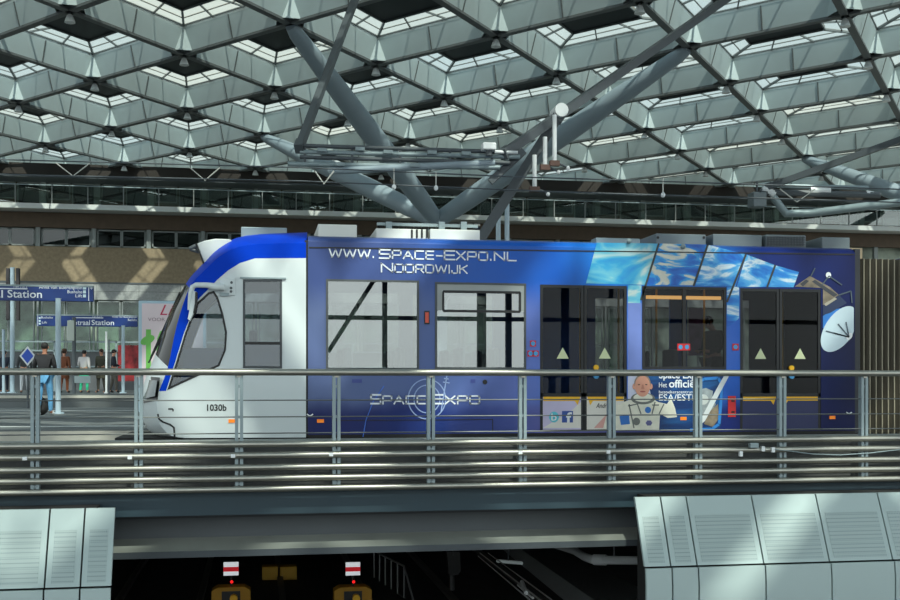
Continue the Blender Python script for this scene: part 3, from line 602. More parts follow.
# interior
seatm = mat('seat_grey', rgb(96, 104, 116), .7)
for x in (1.7, 2.6, 3.6, 4.2, 7.4):
    for yy in (.35, 1.75):
        s = MB().box(x-.22, x+.24, YT+yy, YT+yy+.55, .70, .80).build('passenger_seat', seatm, tram, bevel=.03)
        MB().box(x-.26, x-.16, YT+yy, YT+yy+.55, .78, 1.45).build('seat_back', seatm, s, bevel=.03)
        MB().path([(x, YT+yy+.27, .33), (x, YT+yy+.27, .70)], .06, 8).build('seat_stem', M_bar, s)
polem = mat('pole_yellow', rgb(220, 170, 40), .4)
for x in (5.6, 6.3, 7.0, 7.9, 8.6, 9.4): MB().path([(x, YT+.8, .33), (x, YT+.8, ZT-.3)], .02, 8).build('grab_pole', polem, tram)
a0, a1 = T(689, 308, -2.3), T(704, 366, -2.3); MB().box(a0.x, a1.x, YT+2.3, YT+2.33, a1.z+.2, a0.z).build('inside_poster', mat('purple_poster', rgb(150, 100, 150), .6, var=.5, scale=4), tram)
MB().box(T(647, 297, -.6).x, T(721, 297, -.6).x, YT+.6, YT+.66, T(684, 298, -.6).z-.02, T(684, 297, -.6).z+.02).build('ceiling_light', mat('warm_tube', rgb(255, 190, 110), .5, emit=2.2), tram)
# --- cab
S = [(176, 438), (158, 434), (149, 428), (144, 417), (142.5, 403), (144, 388), (149, 373), (157, 354), (168, 322), (187, 286), (203, 267), (220, 249.5), (246, 238.3), (306, 234.8)]
Ed = [(186, 438), (172, 436), (165, 431), (160, 424), (157.5, 412), (157, 400), (159, 391), (168, 367), (177, 325), (189.5, 288), (204, 271), (222, 255), (248, 245), (306, 243)]
def cr(pts, n):
    out = []; P = [Vector(p) for p in pts]
    for i in range(len(P)-1):
        a, b_, c, d = P[max(i-1, 0)], P[i], P[i+1], P[min(i+2, len(P)-1)]
        for k in range(n):
            t = k/n; out.append(.5*((2*b_)+(c-a)*t+(2*a-5*b_+4*c-d)*t*t+(3*b_-a-3*c+d)*t**3))
    out.append(P[-1]); return out
NS = 4; Sc, Ec = cr(S, NS), cr(Ed, NS); NV = 20
def loft(k0, k1, v0, v1, m, name, off=0.0, parent=tram, nv=NV):
    b = MB(); rows = range(k0*NS, k1*NS+1); P = []
    for r_ in rows:
        e, s = T(*Ec[r_]), T(*Sc[r_], -W/2)
        for j in range(nv+1):
            v = v0+(v1-v0)*(.5-.5*math.cos(math.pi*j/nv)); w = 1-abs(2*v-1)**2.6
            p = Vector((e.x+(s.x-e.x)*w, YT+W*v, e.z+(s.z-e.z)*w))
            if off: p += Vector((-off*.7, -off*(1-2*v), off*.3))
            P.append(p)
    n = nv+1; F = [(r*n+j, r*n+j+1, (r+1)*n+j+1, (r+1)*n+j) for r in range(len(rows)-1) for j in range(nv)]
    b.add(P, F); return b.build(name, m, parent, smooth=True)
loft(0, 6, 0, 1, M_white, 'nose'); loft(6, 7, .0, 1, M_white, 'bonnet'); loft(7, 9, 0, 1, mat('windscreen_glass', rgb(14, 18, 20), .08, spec=.4), 'windscreen')
loft(9, 13, 0, 1, M_blue, 'cab_roof')
def patch(name, m, R0, R1, L0, L1, off, parent, nu=12, nt=6, vmax=.4):
    b = MB(); P = []; wm = 1-abs(2*vmax-1)**2.6
    for t in range(nt+1):
        for u in range(nu+1):
            v = vmax*u/nu; w = (1-abs(2*v-1)**2.6)/wm; r = T(R0[0]+(R1[0]-R0[0])*t/nt, R0[1]+(R1[1]-R0[1])*t/nt); l = T(L0[0]+(L1[0]-L0[0])*t/nt, L0[1]+(L1[1]-L0[1])*t/nt, -W*vmax)
            P.append(Vector((r.x+(l.x-r.x)*w-off, YT+W*v-off*1.5, r.z+(l.z-r.z)*w)))
    n = nu+1; b.add(P, [(t*n+u, t*n+u+1, (t+1)*n+u+1, (t+1)*n+u) for t in range(nt) for u in range(nu)]); return b.build(name, m, parent, smooth=True)
hl = patch('headlight', mat('headlight_rim_black', rgb(28, 30, 33), .3), (159, 400), (161.5, 377.5), (142.5, 404), (150.5, 376.5), .02, tram)
hl['label'] = 'dark-rimmed wrap-round headlight'
patch('lens', mat('headlight_glass', rgb(118, 128, 130), .12, spec=.8), (157.5, 396), (159.8, 380.5), (144.5, 399.5), (151, 380), .035, hl)
def side(poly, holes, Y, th, m, name):
    lp = [[Vector((p.x, p.z, 0)) for p in poly]]+[[Vector((p.x, p.z, 0)) for p in h] for h in holes]
    tri = tessellate_polygon(lp); fl = [p for l in lp for p in l]; b = MB(); n = len(fl)
    V = [(p.x, Y, p.y) for p in fl]+[(p.x, Y+th, p.y) for p in fl]; F = [tuple(t) for t in tri]+[tuple(reversed([i+n for i in t])) for t in tri]
    o = 0
    for l in lp:
        for i in range(len(l)): a, c = o+i, o+(i+1) % len(l); F.append((a, c, c+n, a+n))
        o += len(l)
    return b.add(V, F).build(name, m, tram)
cabwin = [(167.2, 390.2), (174, 369), (185, 333), (197, 302.8), (208.4, 292.2), (214, 291), (218, 297), (223, 313), (227, 332), (226, 350), (219.5, 366), (201, 374.5)]
dwin = [(243, 279.5), (282, 279.5), (282, 368.5), (243, 368)]
strip_r = [(166, 391), (173, 369), (184, 333), (196, 302), (199.5, 298)]
arc = [(207, 290.5), (217, 280), (228, 270.5), (240, 263), (255, 258.3), (306, 258)]
eside = [tuple(p) for p in Ec[:6*NS+1]]
white_poly = Tp(eside+strip_r+arc+[(306, 437.5)])
side(white_poly, [Tp(cabwin), Tp(dwin)], YT, .05, M_white, 'cab_side'); side(white_poly, [Tp(cabwin), Tp(dwin)], YF-.05, .05, M_white, 'cab_far_side')
blue_poly = Tp([tuple(p) for p in Ec[6*NS:]]+arc[::-1]+strip_r[::-1])
side(blue_poly, [], YT-.002, .05, M_blue, 'cab_blue_band'); side(blue_poly, [], YF-.05, .052, M_blue, 'cab_far_blue_band')
def border(poly, w, m, name, Y, shrink):
    c = sum((Vector(p) for p in poly), Vector((0, 0)))/len(poly); P = [Vector(p) for p in poly]; inn = []
    n = len(P); ar = sum(P[i].x*P[(i+1) % n].y-P[(i+1) % n].x*P[i].y for i in range(n)); sg = 1 if ar > 0 else -1
    for i in range(n):
        a, b_, d = P[i-1], P[i], P[(i+1) % n]; n1 = Vector((-(b_-a).y, (b_-a).x)).normalized(); n2 = Vector((-(d-b_).y, (d-b_).x)).normalized()
        nn = (n1+n2).normalized(); inn.append(b_+sg*nn*w/max(.4, nn.dot(n1)))
    return side(Tp([tuple(p) for p in poly]), [Tp([tuple(p) for p in inn])], Y, .03, m, name)
f = border(cabwin, 2.0, M_black, 'cab_window_frame', YT-.008, 0); flat('pane', Tp(cabwin, -.01), G_cab, f, .005)
f = border(dwin, 2.2, mat('door_window_grey', rgb(58, 64, 68), .5), 'cab_door_window_frame', YT-.01, 0); flat('pane', Tp(dwin, -.01), G_cab, f, .005)
c0, c1 = T(243, 342), T(282, 343.5); MB().box(c0.x, c1.x, YT-.004, YT+.02, c1.z-.02, c0.z+.005).build('window_bar', M_black, f)
c0, c1 = T(240, 278), T(286, 278.6); MB().box(c0.x, c1.x, YT-.03, YT, c0.z-.01, c0.z+.015).build('drip_rail', M_post, tram)
blue_in = mat('cab_reflection_blue', rgb(44, 84, 130), .6)  # blue desk and panel stand in for the reflection low in the cab glass
MB().box(T(178, 370).x, T(236, 370).x, YT+.4, YT+W-.3, .33, 1.42).build('reflection_desk', blue_in, tram, bevel=.05)
MB().box(T(240, 350).x, T(286, 350).x, YT+.25, YT+.3, .33, 1.52).build('cab_reflection_panel', blue_in, tram)
s = MB().box(T(222, 300).x, T(222, 300).x+.5, YT+.95, YT+1.5, .85, .97).build('driver_seat', seatm, tram, bevel=.04); MB().box(T(222, 300).x+.42, T(222, 300).x+.55, YT+.95, YT+1.5, .95, 1.75).build('seat_back', seatm, s, bevel=.05)
MB().box(T(150, 400).x+.6, XS+.1, YT+.1, YF-.1, .28, .33).build('cab_floor', M_bar, tram)
MB().box(T(305, 300).x, XS+.02, YT+.02, YF-.02, 0, ZT+.02).build('body_joint', M_black, tram)
sm = MB().path(Tp([(157.8, 414), (159, 419), (163, 422), (170, 424.5), (174, 427.5), (174.6, 437)], .004), .014, 8).build('bumper_joint', M_black, tram)
tx = T(207, 411, .006); ux = T(226.5, 404.2, .006); lettering('1030b', tx.x, ux.x, tx.z, ux.z, YT-.006, M_black, tram, bold=.025)
mark(170.5, 409, .07, .025, M_black, .006); mark(173, 410.2, .02, .04, M_black, .006)
# mirror
pl = MB().prism(Tp([(219.5, 278), (235, 278), (235, 295.5), (219.5, 295.5)], .03), .03).build('mirror_mount', M_white, tram, bevel=.008)
for px, py in ((231.5, 282.5), (231, 288), (231, 291.5)): c = T(px, py, .035); MB().path([c, c+Vector((0, .02, 0))], .022, 10).build('bolt', M_bar, pl)
MB().prism(Tp([(220, 292), (229, 293), (229, 296), (220, 296)], .045), .02).build('hinge', M_post, pl)
arm = MB().path(Tp([(224, 287.2), (214, 286.8), (207, 285.2), (196, 285), (192.5, 287), (190.8, 293), (190, 301), (189.4, 310)], .12), [.055, .06, .045, .042, .042, .04, .036, .03], 10).build('mirror_arm', M_white, tram, smooth=True)
MB().path([T(224, 287, .13), T(224, 287, .02)], .05, 8).build('mirror_pivot', M_white, tram)
mh = MB().prism(Tp([(193, 291), (196.5, 291.5), (196, 303), (193.5, 313), (190, 321), (187.5, 319), (190.5, 305)], .2), .18).build('mirror_housing', M_white, tram, bevel=.01)
flat('mirror_rim', Tp([(195.2, 292), (197.2, 292), (196.8, 303), (194.6, 313), (193, 313), (194.8, 303)], .205), M_black, mh, .2)
# wipers
for a, c in (((153, 358), (183, 292)), ((151, 363), (166, 335))): MB().path([T(*a, -.9)+Vector((-.04, 0, 0)), T(*c, -.9)+Vector((-.05, 0, 0))], .015, 6).build('wiper', M_black, tram)
# roof hood and roof equipment
def R2(px, py, d): return at(px, py, YT+d)
hd_ = MB().prism([R2(a, c, .5) for a, c in ((196.5, 243.5), (205, 240.5), (215, 238.6), (230, 239), (238, 246), (238, 275), (208, 275))], 1.7).build('roof_hood', mat('hood_white', rgb(196, 200, 196), .5), tram, bevel=.02)
flat('hood_edge', [R2(a, c, .49) for a, c in ((195.3, 243), (197, 243.3), (209, 275), (207, 275))], M_black, hd_, 1.72)
MB().path([R2(190, 249, .8), R2(196, 246, .8)], .04, 8).path([R2(190, 249, .8), R2(199, 252, .8)], .03, 8).build('hood_stay', M_bar, hd_)
def rbox(px0, px1, py0, d, dep, m, name, zb=3.2, bevel=.015):
    a, c = R2(px0, py0, d), R2(px1, py0+(px1-px0)*.017, d); return MB().box(a.x, c.x, YT+d, YT+d+dep, zb, (a.z+c.z)/2).build(name, m, tram, bevel=bevel)
M_box = mat('roof_box_white', rgb(222, 222, 214), .55); M_rg = mat('roof_box_grey', rgb(104, 114, 118), .5)
rbox(318, 357, 224, .5, 1.2, M_box, 'roof_unit', 3.25); rbox(376, 428, 228.3, .45, 1.3, M_box, 'roof_unit', 3.25); rbox(430, 480, 229, .45, 1.3, M_box, 'roof_unit', 3.25)
rbox(241, 287, 226.8, .9, .6, M_post, 'roof_unit', 3.25); rbox(656, 706, 233.5, .45, 1.4, M_rg, 'roof_unit', 3.2); u = rbox(713, 762, 234, .5, 1.4, M_rg, 'roof_unit', 3.2)
g = rbox(766, 806, 234.5, .5, 1.4, M_rg, 'roof_unit', 3.2); rbox(822, 850, 237, .5, 1.2, M_rg, 'roof_unit', 3.2); rbox(596, 640, 237.6, .4, .3, M_post, 'roof_rail', 3.2)
b = MB()
for k in range(13):
    a, c = R2(768+k*2.9, 236.5, .48), R2(768+k*2.9, 246, .48); b.beam(a, c, .02, .02)
for k in range(4): b.beam(R2(767, 237+k*2.4, .48), R2(805, 237.6+k*2.4, .48), .02, .02)
b.build('grille', M_bar, g)
for px in (658, 704): c = R2(px, 237.5, .44); MB().path([c, c+Vector((0, .03, 0))], .025, 8).build('bolt', M_black, tram)
for px in (389, 442, 464):
    a = R2(px, 222.8, .55); MB().box(a.x-.05, a.x+.05, a.y, a.y+.06, a.z-.16, a.z+.02).build('coil_bracket', M_post, tram)
a, c = R2(377, 223.4, .6), R2(478, 225, .6); MB().box(a.x, c.x, a.y, a.y+.05, a.z-.03, a.z+.02).build('coil_frame', M_post, tram)
for i in range(14):
    px = 380+i*7.4; c = R2(px, 226.2+.01*i, .75); MB().path([c+Vector((-.05, 0, 0)), c+Vector((.06, 0, 0))], .055, 10).build('coil', M_black, tram)
for px in (412, 417, 422, 427): a = R2(px, 233, .43); MB().box(a.x-.015, a.x+.015, a.y, a.y+.03, a.z-.08, a.z+.06).build('vent_slot', M_black, tram)
for px, py in ((683, 246.5), (629, 241)): c = T(px, py, .04); MB().ball(c, .045, .05, .045).build('roof_light', M_post, tram)
# bellows and the next section
NB = 13; xb0, xb1 = XE+.02, XE+1.55; pts = []
for k in range(NB*2+1):
    x = xb0+(xb1-xb0)*k/(NB*2); pts.append((x, YT+(.05 if k % 2 else .17)))
zt2 = T(860, 258).z; V = [(x, y, z) for x, y in pts for z in (-.05, zt2)]; n = len(pts)
V += [(x, YF-(y-YT), z) for x, y in pts for z in (-.05, zt2)]
F = [(2*k, 2*k+2, 2*k+3, 2*k+1) for k in range(n-1)]+[(2*n+2*k, 2*n+2*k+1, 2*n+2*k+3, 2*n+2*k+2) for k in range(n-1)]+[(2*k+1, 2*k+3, 2*n+2*k+3, 2*n+2*k+1) for k in range(n-1)]
be = MB().add(V, F).build('bellows', mat('bellows_fabric', rgb(92, 86, 74), .6), tram)
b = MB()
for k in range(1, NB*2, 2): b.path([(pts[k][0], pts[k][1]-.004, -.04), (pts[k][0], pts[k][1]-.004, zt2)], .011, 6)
b.build('fold_highlight', mat('bellows_highlight', rgb(150, 142, 122), .5), be)  # pale lines along the fold crests paint in their highlights
MB().box(XE, XE+.1, YT+.005, YF, -.03, ZT+.08).build('end_frame', mat('end_frame', rgb(40, 42, 46), .5), tram)
MB().box(xb1, xb1+.1, YT+.005, YF, -.03, ZT+.05).build('end_frame', MATS['end_frame'], tram)
MB().box(xb1+.1, xb1+4, YT, YF, -.02, ZT+.1).build('next_car_body', mat('next_car_blue', rgb(24, 36, 92), .3), tram, bevel=.05)
MB().box(XE-3, xb1+4, YT+.1, YF-.1, -.40, -.02).build('rear_underframe', M_rubber, tram)
MB().box(T(866, 250).x, T(890, 250).x, YT+.9, YT+1.5, zt2, T(866, 247).z+.1).build('roof_unit', mat('beige_unit', rgb(150, 134, 110), .6), tram)
# ------------------------------------------------------------------ people
def skinned(verts, edges, radii, levels=1):
    me = bpy.data.meshes.new('s'); me.from_pydata(verts, edges, []); ob = bpy.data.objects.new('s', me); COL.objects.link(ob)
    md = ob.modifiers.new('Skin', 'SKIN'); sv = me.skin_vertices[0].data
    for i, r in enumerate(radii):
        sv[i].radius = (r, r) if not isinstance(r, tuple) else r; sv[i].use_root = (i == 0)
    sb = ob.modifiers.new('Sub', 'SUBSURF'); sb.levels = levels; sb.render_levels = levels
    dg = bpy.context.evaluated_depsgraph_get(); dg.update(); m2 = bpy.data.meshes.new_from_object(ob.evaluated_get(dg))
    V = [v.co.copy() for v in m2.vertices]; F = [tuple(p.vertices) for p in m2.polygons]
    bpy.data.objects.remove(ob); bpy.data.meshes.remove(m2); return V, F
def person(loc, h, yaw, label, top, legs, hair, skin, shoes=None, arms='down', head_turn=0, coat=False, hat=None, bare_arm=False, step=.06, head_down=.0, skirt=None, walk=None):
    k = h/1.75; rot = Matrix.Rotation(yaw, 3, 'Z'); L0 = Vector(loc)
    def X(p): return L0+rot@(Vector(p)*k)
    root = thing('person', loc, label, 'person')
    hy = -.03-head_down*.25; hz = 1.63-head_down*.05
    J = {'pel': (0, 0, .95), 'spi': (0, -.01, 1.15), 'che': (0, 0, 1.36), 'col': (0, .005, 1.46), 'nec': (0, -.005, 1.485), 'hb': (0, hy*.6, 1.545), 'he': (0, hy, hz), 'ht': (0, hy*.9, hz+.075)}
    rad = {'pel': (.155, .115), 'spi': (.14, .105), 'che': (.165, .115), 'col': .06, 'nec': .056, 'hb': .062, 'he': (.078, .095), 'ht': (.055, .065)}
    E_ = [('pel', 'spi'), ('spi', 'che'), ('che', 'col'), ('col', 'nec'), ('nec', 'hb'), ('hb', 'he'), ('he', 'ht')]
    for s, n in ((-1, 'l'), (1, 'r')):
        el, wr, ha = ((s*.25, .05, 1.13), (s*.25, -.05, .90), (s*.245, -.09, .82))
        if arms == 'front': el, wr, ha = (s*.25, .0, 1.14), (s*.14, -.24, 1.08), (s*.09, -.29, 1.10)
        if arms == 'bag' and s == 1: el, wr, ha = (s*.25, .0, 1.15), (s*.24, -.22, 1.02), (s*.23, -.29, 1.0)
        J['sh'+n] = (s*.185, 0, 1.41); J['el'+n] = el; J['wr'+n] = wr; J['ha'+n] = ha
        rad['sh'+n] = .068; rad['el'+n] = .045; rad['wr'+n] = .030; rad['ha'+n] = (.036, .022)
        E_ += [('che', 'sh'+n), ('sh'+n, 'el'+n), ('el'+n, 'wr'+n), ('wr'+n, 'ha'+n)]
        fy = step*s
        J['hi'+n] = (s*.095, 0, .90); J['kn'+n] = (s*.11, fy*.5-.03, .49); J['an'+n] = (s*.12, fy+.02, .085); J['to'+n] = (s*.135, fy-.14, .035)
        rad['hi'+n] = .092; rad['kn'+n] = .062; rad['an'+n] = .042; rad['to'+n] = (.038, .03)
        E_ += [('pel', 'hi'+n), ('hi'+n, 'kn'+n), ('kn'+n, 'an'+n), ('an'+n, 'to'+n)]
    def grow(names, fac, levels=1):
        ns = [x for x in J if x in names]; idx = {x: i for i, x in enumerate(ns)}
        rr = [tuple(q*fac for q in rad[x]) if isinstance(rad[x], tuple) else rad[x]*fac for x in ns]
        V, F = skinned([J[x] for x in ns], [(idx[a], idx[c]) for a, c in E_ if a in idx and c in idx], rr, levels); return [X(v) for v in V], F
    b = MB(); b.add(*grow(set(J), 1.0))
    for s, n in ((-1, 'l'), (1, 'r')):                       # fingers and thumb, nose, ears
        w, hnd = Vector(J['wr'+n]), Vector(J['ha'+n]); d = (hnd-w).normalized(); sd = Vector((0, 1, 0)) if abs(d.z) > .5 else Vector((-s, 0, 0)); cu = Vector((-s*.02, 0, 0)) if abs(d.z) > .5 else Vector((0, 0, -.02))
        for f_, (o_, ln) in enumerate(((-.027, .075), (-.009, .085), (.009, .08), (.026, .062))):
            a = hnd+sd*o_; b.path([X(a), X(a+d*ln*.5+cu*.3), X(a+d*ln+cu)], [.009*k, .0085*k, .006*k], 6)
        a = hnd-d*.03-sd*.03; b.path([X(a), X(a-sd*.025+d*.03), X(a-sd*.025+d*.06+cu)], [.011*k, .01*k, .007*k], 6)
    hc = Vector(J['he']); b.path([X(hc+Vector((0, -.085, .02))), X(hc+Vector((0, -.112, -.018))), X(hc+Vector((0, -.085, -.025)))], [.008*k, .015*k, .01*k], 6)
    for s in (-1, 1): b.ball(X(hc+Vector((s*.083, .005, 0))), .014*k, .02*k, .032*k, 8, 6)
    b.build('body', skin, root, smooth=True)
    e = MB()
    for s in (-1, 1): e.ball(X(hc+Vector((s*.032, -.083, .012))), .011*k, .008*k, .009*k, 8, 6)
    e.build('eyes', M_black, root)
    MB().path([X(hc+Vector((-.025, -.088, -.052))), X(hc+Vector((.025, -.088, -.052)))], .006*k, 6).build('mouth', mat('lips', rgb(150, 84, 76), .6), root)
    upper = {'pel', 'spi', 'che', 'col', 'shl', 'shr', 'ell', 'elr', 'wrl', 'wrr'}
    V, F = grow(upper, 1.22); MB().add(V, F).build('jacket' if coat else 'top', top, root, smooth=True)
    lo = {'pel', 'hil', 'hir', 'knl', 'knr', 'anl', 'anr'}
    V, F = grow(lo, 1.16); MB().add(V, F).build('trousers', legs, root, smooth=True)
    if coat == 'long':
        c = MB(); V = []; ns = 14
        for z, rx, ry in ((1.02, .185, .14), (.8, .205, .16), (.58, .225, .175)):
            for j in range(ns): t = 2*math.pi*j/ns; V.append(X((rx*math.cos(t), ry*math.sin(t), z)))
        c.add(V, [(i*ns+j, i*ns+(j+1) % ns, (i+1)*ns+(j+1) % ns, (i+1)*ns+j) for i in range(2) for j in range(ns)]).build('coat_skirt', top, root, smooth=True)
    if skirt:
        c = MB(); V = []; ns = 16
        for z, rx, ry in ((.98, .16, .125), (.75, .2, .16), (.5, .22, .18)):
            for j in range(ns): t = 2*math.pi*j/ns; w = 1+.05*math.cos(5*t); V.append(X((rx*w*math.cos(t), ry*w*math.sin(t), z)))
        c.add(V, [(i*ns+j, i*ns+(j+1) % ns, (i+1)*ns+(j+1) % ns, (i+1)*ns+j) for i in range(2) for j in range(ns)]).build('skirt', skirt, root, smooth=True)
    for n in 'lr':
        V, F = grow({'an'+n, 'to'+n}, 1.25); z0 = min(v.z for v in V); MB().add([v+Vector((0, 0, max(0, L0.z-z0)+.0)) for v in V], F).build('shoe', shoes or M_black, root, smooth=True)
    c = MB(); hc2 = X(hc+Vector((0, .018, .035))); c.ball(hc2, .092*k, .1*k, .092*k, 14, 8); c.build('hair', hair, root, smooth=True)
    if hat: MB().path([X(hc+Vector((0, 0, .05))), X(hc+Vector((0, 0, .06))), X(hc+Vector((0, 0, .065))), X(hc+Vector((0, 0, .16)))], [.17*k, .17*k, .1*k, .085*k], 14).build('hat', hat, root, smooth=True)
    return root, X
hairD = mat('hair_black', rgb(26, 22, 20), .7); hairB = mat('hair_brown', rgb(62, 44, 34), .7); skinM = mat('skin', rgb(206, 150, 124), .6); skinD = mat('skin_tan', rgb(160, 108, 82), .6)
def stand(px, d, z): r = (px-450)/FPX; return Vector((d*(r*CT+ST), d*(CT-r*ST), z))
jack = mat('leather_black', rgb(34, 31, 32), .4); jeans = mat('jeans_blue', rgb(92, 150, 190), .8, var=.2, scale=7)
p1, X1_ = person(stand(44.5, 29.6, 0), 1.97, math.pi*.94, 'person in black leather jacket and blue jeans, seen from behind', jack, jeans, hairD, skinD, M_wht, arms='front', coat=True, step=.1)
person(stand(24.5, 44, .5), 1.75, math.pi*1.03, 'person in dark jacket and white trousers behind the blue diamond sign', mat('jacket_charcoal', rgb(52, 54, 56), .7), mat('trousers_white', rgb(214, 216, 218), .8), hairD, skinM, coat=True, step=.03)
person(stand(64, 44, .5), 1.74, math.pi*.9, 'person in long rust brown coat behind the pale lamp post', mat('coat_rust', rgb(120, 66, 40), .8), mat('trousers_rust', rgb(150, 82, 48), .8), hairB, skinM, coat='long', hat=mat('hat_brown', rgb(84, 56, 40), .8))
wj = mat('jacket_white', rgb(212, 206, 204), .8)
p4, X4 = person(stand(84, 44, .5), 1.72, math.pi*.88, 'person in white jacket and bright green skirt, one forearm raised', wj, mat('leggings_green', rgb(52, 190, 140), .8, var=.4, scale=8), hairD, skinM, arms='bag', coat=True, skirt=mat('skirt_green', rgb(56, 206, 156), .8))
person(stand(101.5, 45, .5), 1.8, -.4, 'person in olive grey coat standing behind the slim white post', mat('coat_olive', rgb(72, 70, 56), .8), mat('trousers_olive', rgb(64, 62, 54), .8), hairB, skinM, coat='long')
person(stand(113.5, 44, .5), 1.75, math.pi*.55, 'person in navy coat and grey trousers nearest the poster board', mat('coat_navy', rgb(28, 32, 44), .7), mat('trousers_grey', rgb(96, 90, 82), .8), hairD, skinM, arms='front', coat=True, step=.12)
person(stand(4, 45.3, .5), 1.75, math.pi, 'person in dark navy clothes at the far left behind the posts', mat('coat_midnight', rgb(26, 34, 52), .7), mat('trousers_midnight', rgb(24, 32, 50), .7), hairD, skinM, coat=True)
inz = .33; pp_ = T(713, 340, -1.35); person((pp_.x, YT+1.35, inz), 1.78, -math.pi*.4, 'passenger in black coat standing inside the tram window', mat('coat_black', rgb(18, 18, 20), .8), M_black, hairD, skinM, coat=True, head_down=.4, arms='front')
# the bags
c = stand(42.0, 29.9, 0); bg = thing('rucksack', c, 'dark rucksack on the platform between the feet of the person in jeans', 'bag')
bgm = mat('bag_dark', rgb(40, 38, 38), .8, var=.2, scale=9)
bb = MB(); bb.ball((c.x-.02, c.y, .24), .2, .15, .24, 14, 10); bb.build('body', bgm, bg, smooth=True)
MB().ball((c.x-.02, c.y-.13, .17), .13, .07, .11, 12, 8).build('front_pocket', bgm, bg, smooth=True); MB().path([(c.x-.07, c.y, .46), (c.x-.02, c.y, .54), (c.x+.03, c.y, .46)], .012, 6).build('handle', M_black, bg)
c = X4((.23, -.29, .86)); bg = thing('shoulder_bag', c, 'beige shoulder bag on the arm of the person in white', 'bag'); bgm2 = mat('bag_beige', rgb(190, 164, 112), .7)
MB().box(c.x-.17, c.x+.17, c.y-.06, c.y+.06, c.z-.24, c.z+.02).build('body', bgm2, bg, bevel=.03); MB().path([(c.x-.1, c.y, c.z), (c.x-.06, c.y, c.z+.12), (c.x+.06, c.y, c.z+.12), (c.x+.1, c.y, c.z)], .012, 6).build('strap', bgm2, bg)

# ------------------------------------------------------------------ signs, posts, poster
def post(px, y_top, d, z, w, label, m=M_post, name='post', base=True, cat='post'):
    s = stand(px, d, z); zt = CZ+(HY-y_top)/FPX*d; rt = thing(name, s, label, cat)
    MB().path([(s.x, s.y, z), (s.x, s.y, zt)], w/2, 14).build('shaft', m, rt, smooth=True)
    if base: MB().path([(s.x, s.y, z), (s.x, s.y, z+.05)], w*1.1, 14).build('base_plate', m, rt)
    MB().path([(s.x, s.y, zt), (s.x, s.y, zt+.02)], w*.55, 14).build('cap', m, rt); return rt
pm = mat('pale_blue_post', rgb(176, 194, 204), .4)
post(58.2, 299, 31.3, 0, .15, 'pale post carrying the near blue station sign by the person in jeans', pm)
post(12.4, 268, 44, .5, .18, 'pale post rising above the near station sign, at the far left', pm)
post(123.2, 326, 43.1, .5, .13, 'pale post under the right end of the far station sign', pm)
post(3.5, 330, 44, .5, .11, 'slim pale post at the left edge behind the platform', pm)
post(106.3, 332, 42.3, .5, .075, 'slim white post between the two people at the right of the platform', M_wht)
post(109, 340, 41, 0, .06, 'thin dark pole on the platform left of the poster board', M_bar)
d_ = post(74, 318, 40.5, 0, .14, 'dark grey mast under the far sign with a small plate', M_bar)
c = stand(82.5, 40.4, 0); zc = CZ+(HY-379.5)/FPX*40.4; MB().box(c.x-.28, c.x+.28, c.y-.03, c.y+.01, zc-.13, zc+.13).build('plate', M_post, d_); s_ = stand(74, 40.5, 0); MB().box(s_.x, c.x, c.y, c.y+.02, zc-.02, zc+.02).build('arm', M_bar, d_)
zc = CZ+(HY-334)/FPX*40.4; MB().box(s_.x-.22, s_.x+.02, s_.y-.12, s_.y+.1, zc-.25, zc+.5).build('pale_box', mat('pale_box', rgb(190, 196, 186), .6), d_, bevel=.02)
# diamond sign
s = stand(27.5, 38.5, 0); zc = CZ+(HY-356)/FPX*38.5; ds = thing('diamond_sign', s, 'small blue diamond sign with white border on a thin dark pole', 'sign')
MB().path([(s.x, s.y+.05, 0), (s.x, s.y+.05, zc+.1)], .04, 8).build('pole', M_bar, ds)
q = Vector((s.x, s.y, zc)); pl = MB().prism([q+Vector((.27, 0, 0)), q+Vector((0, 0, .35)), q+Vector((-.27, 0, 0)), q+Vector((0, 0, -.35))], .03).build('plate', M_wht, ds)
q.y -= .006; flat('blue_field', [q+Vector((.2, 0, 0)), q+Vector((0, 0, .26)), q+Vector((-.2, 0, 0)), q+Vector((0, 0, -.26))], mat('diamond_blue', rgb(34, 80, 190), .4), pl)
def station_sign(Y, px0, px1, py0, py1, label, texts, icons, lines, arrow=None):
    a, c = at(px0, py0, Y), at(px1, py1, Y); rt = thing('station_sign', ((a.x+c.x)/2, Y, c.z), label, 'sign')
    bd = MB().box(a.x, c.x, Y, Y+.16, c.z, a.z).build('board', M_sign, rt, bevel=.01); y = Y-.006
    MB().box(a.x, c.x, Y-.01, Y+.17, a.z, a.z+.05).build('top_rail', M_post, rt)
    for s, x0, x1, y0, y1, bo in texts: p, q = at(x0, y1, Y), at(x1, y0, Y); lettering(s, p.x, q.x, p.z, q.z, y, M_let, rt, bold=bo)
    for x0, y0, w in icons: p, q = at(x0, y0, Y), at(x0+w, y0+w, Y); MB().box(p.x, q.x, y, y+.01, q.z, p.z).build('pictogram', mat('picto_pale', rgb(200, 220, 226), .5), rt)
    for x0, y0, x1, y1 in lines: p, q = at(x0, y0, Y), at(x1, y1, Y); MB().box(min(p.x, q.x)-.01, max(p.x, q.x)+.01, y, y+.01, min(p.z, q.z)-.01, max(p.z, q.z)+.01).build('line', M_let, rt)
    return rt
Y1 = stand(58, 32, 0).y-.3
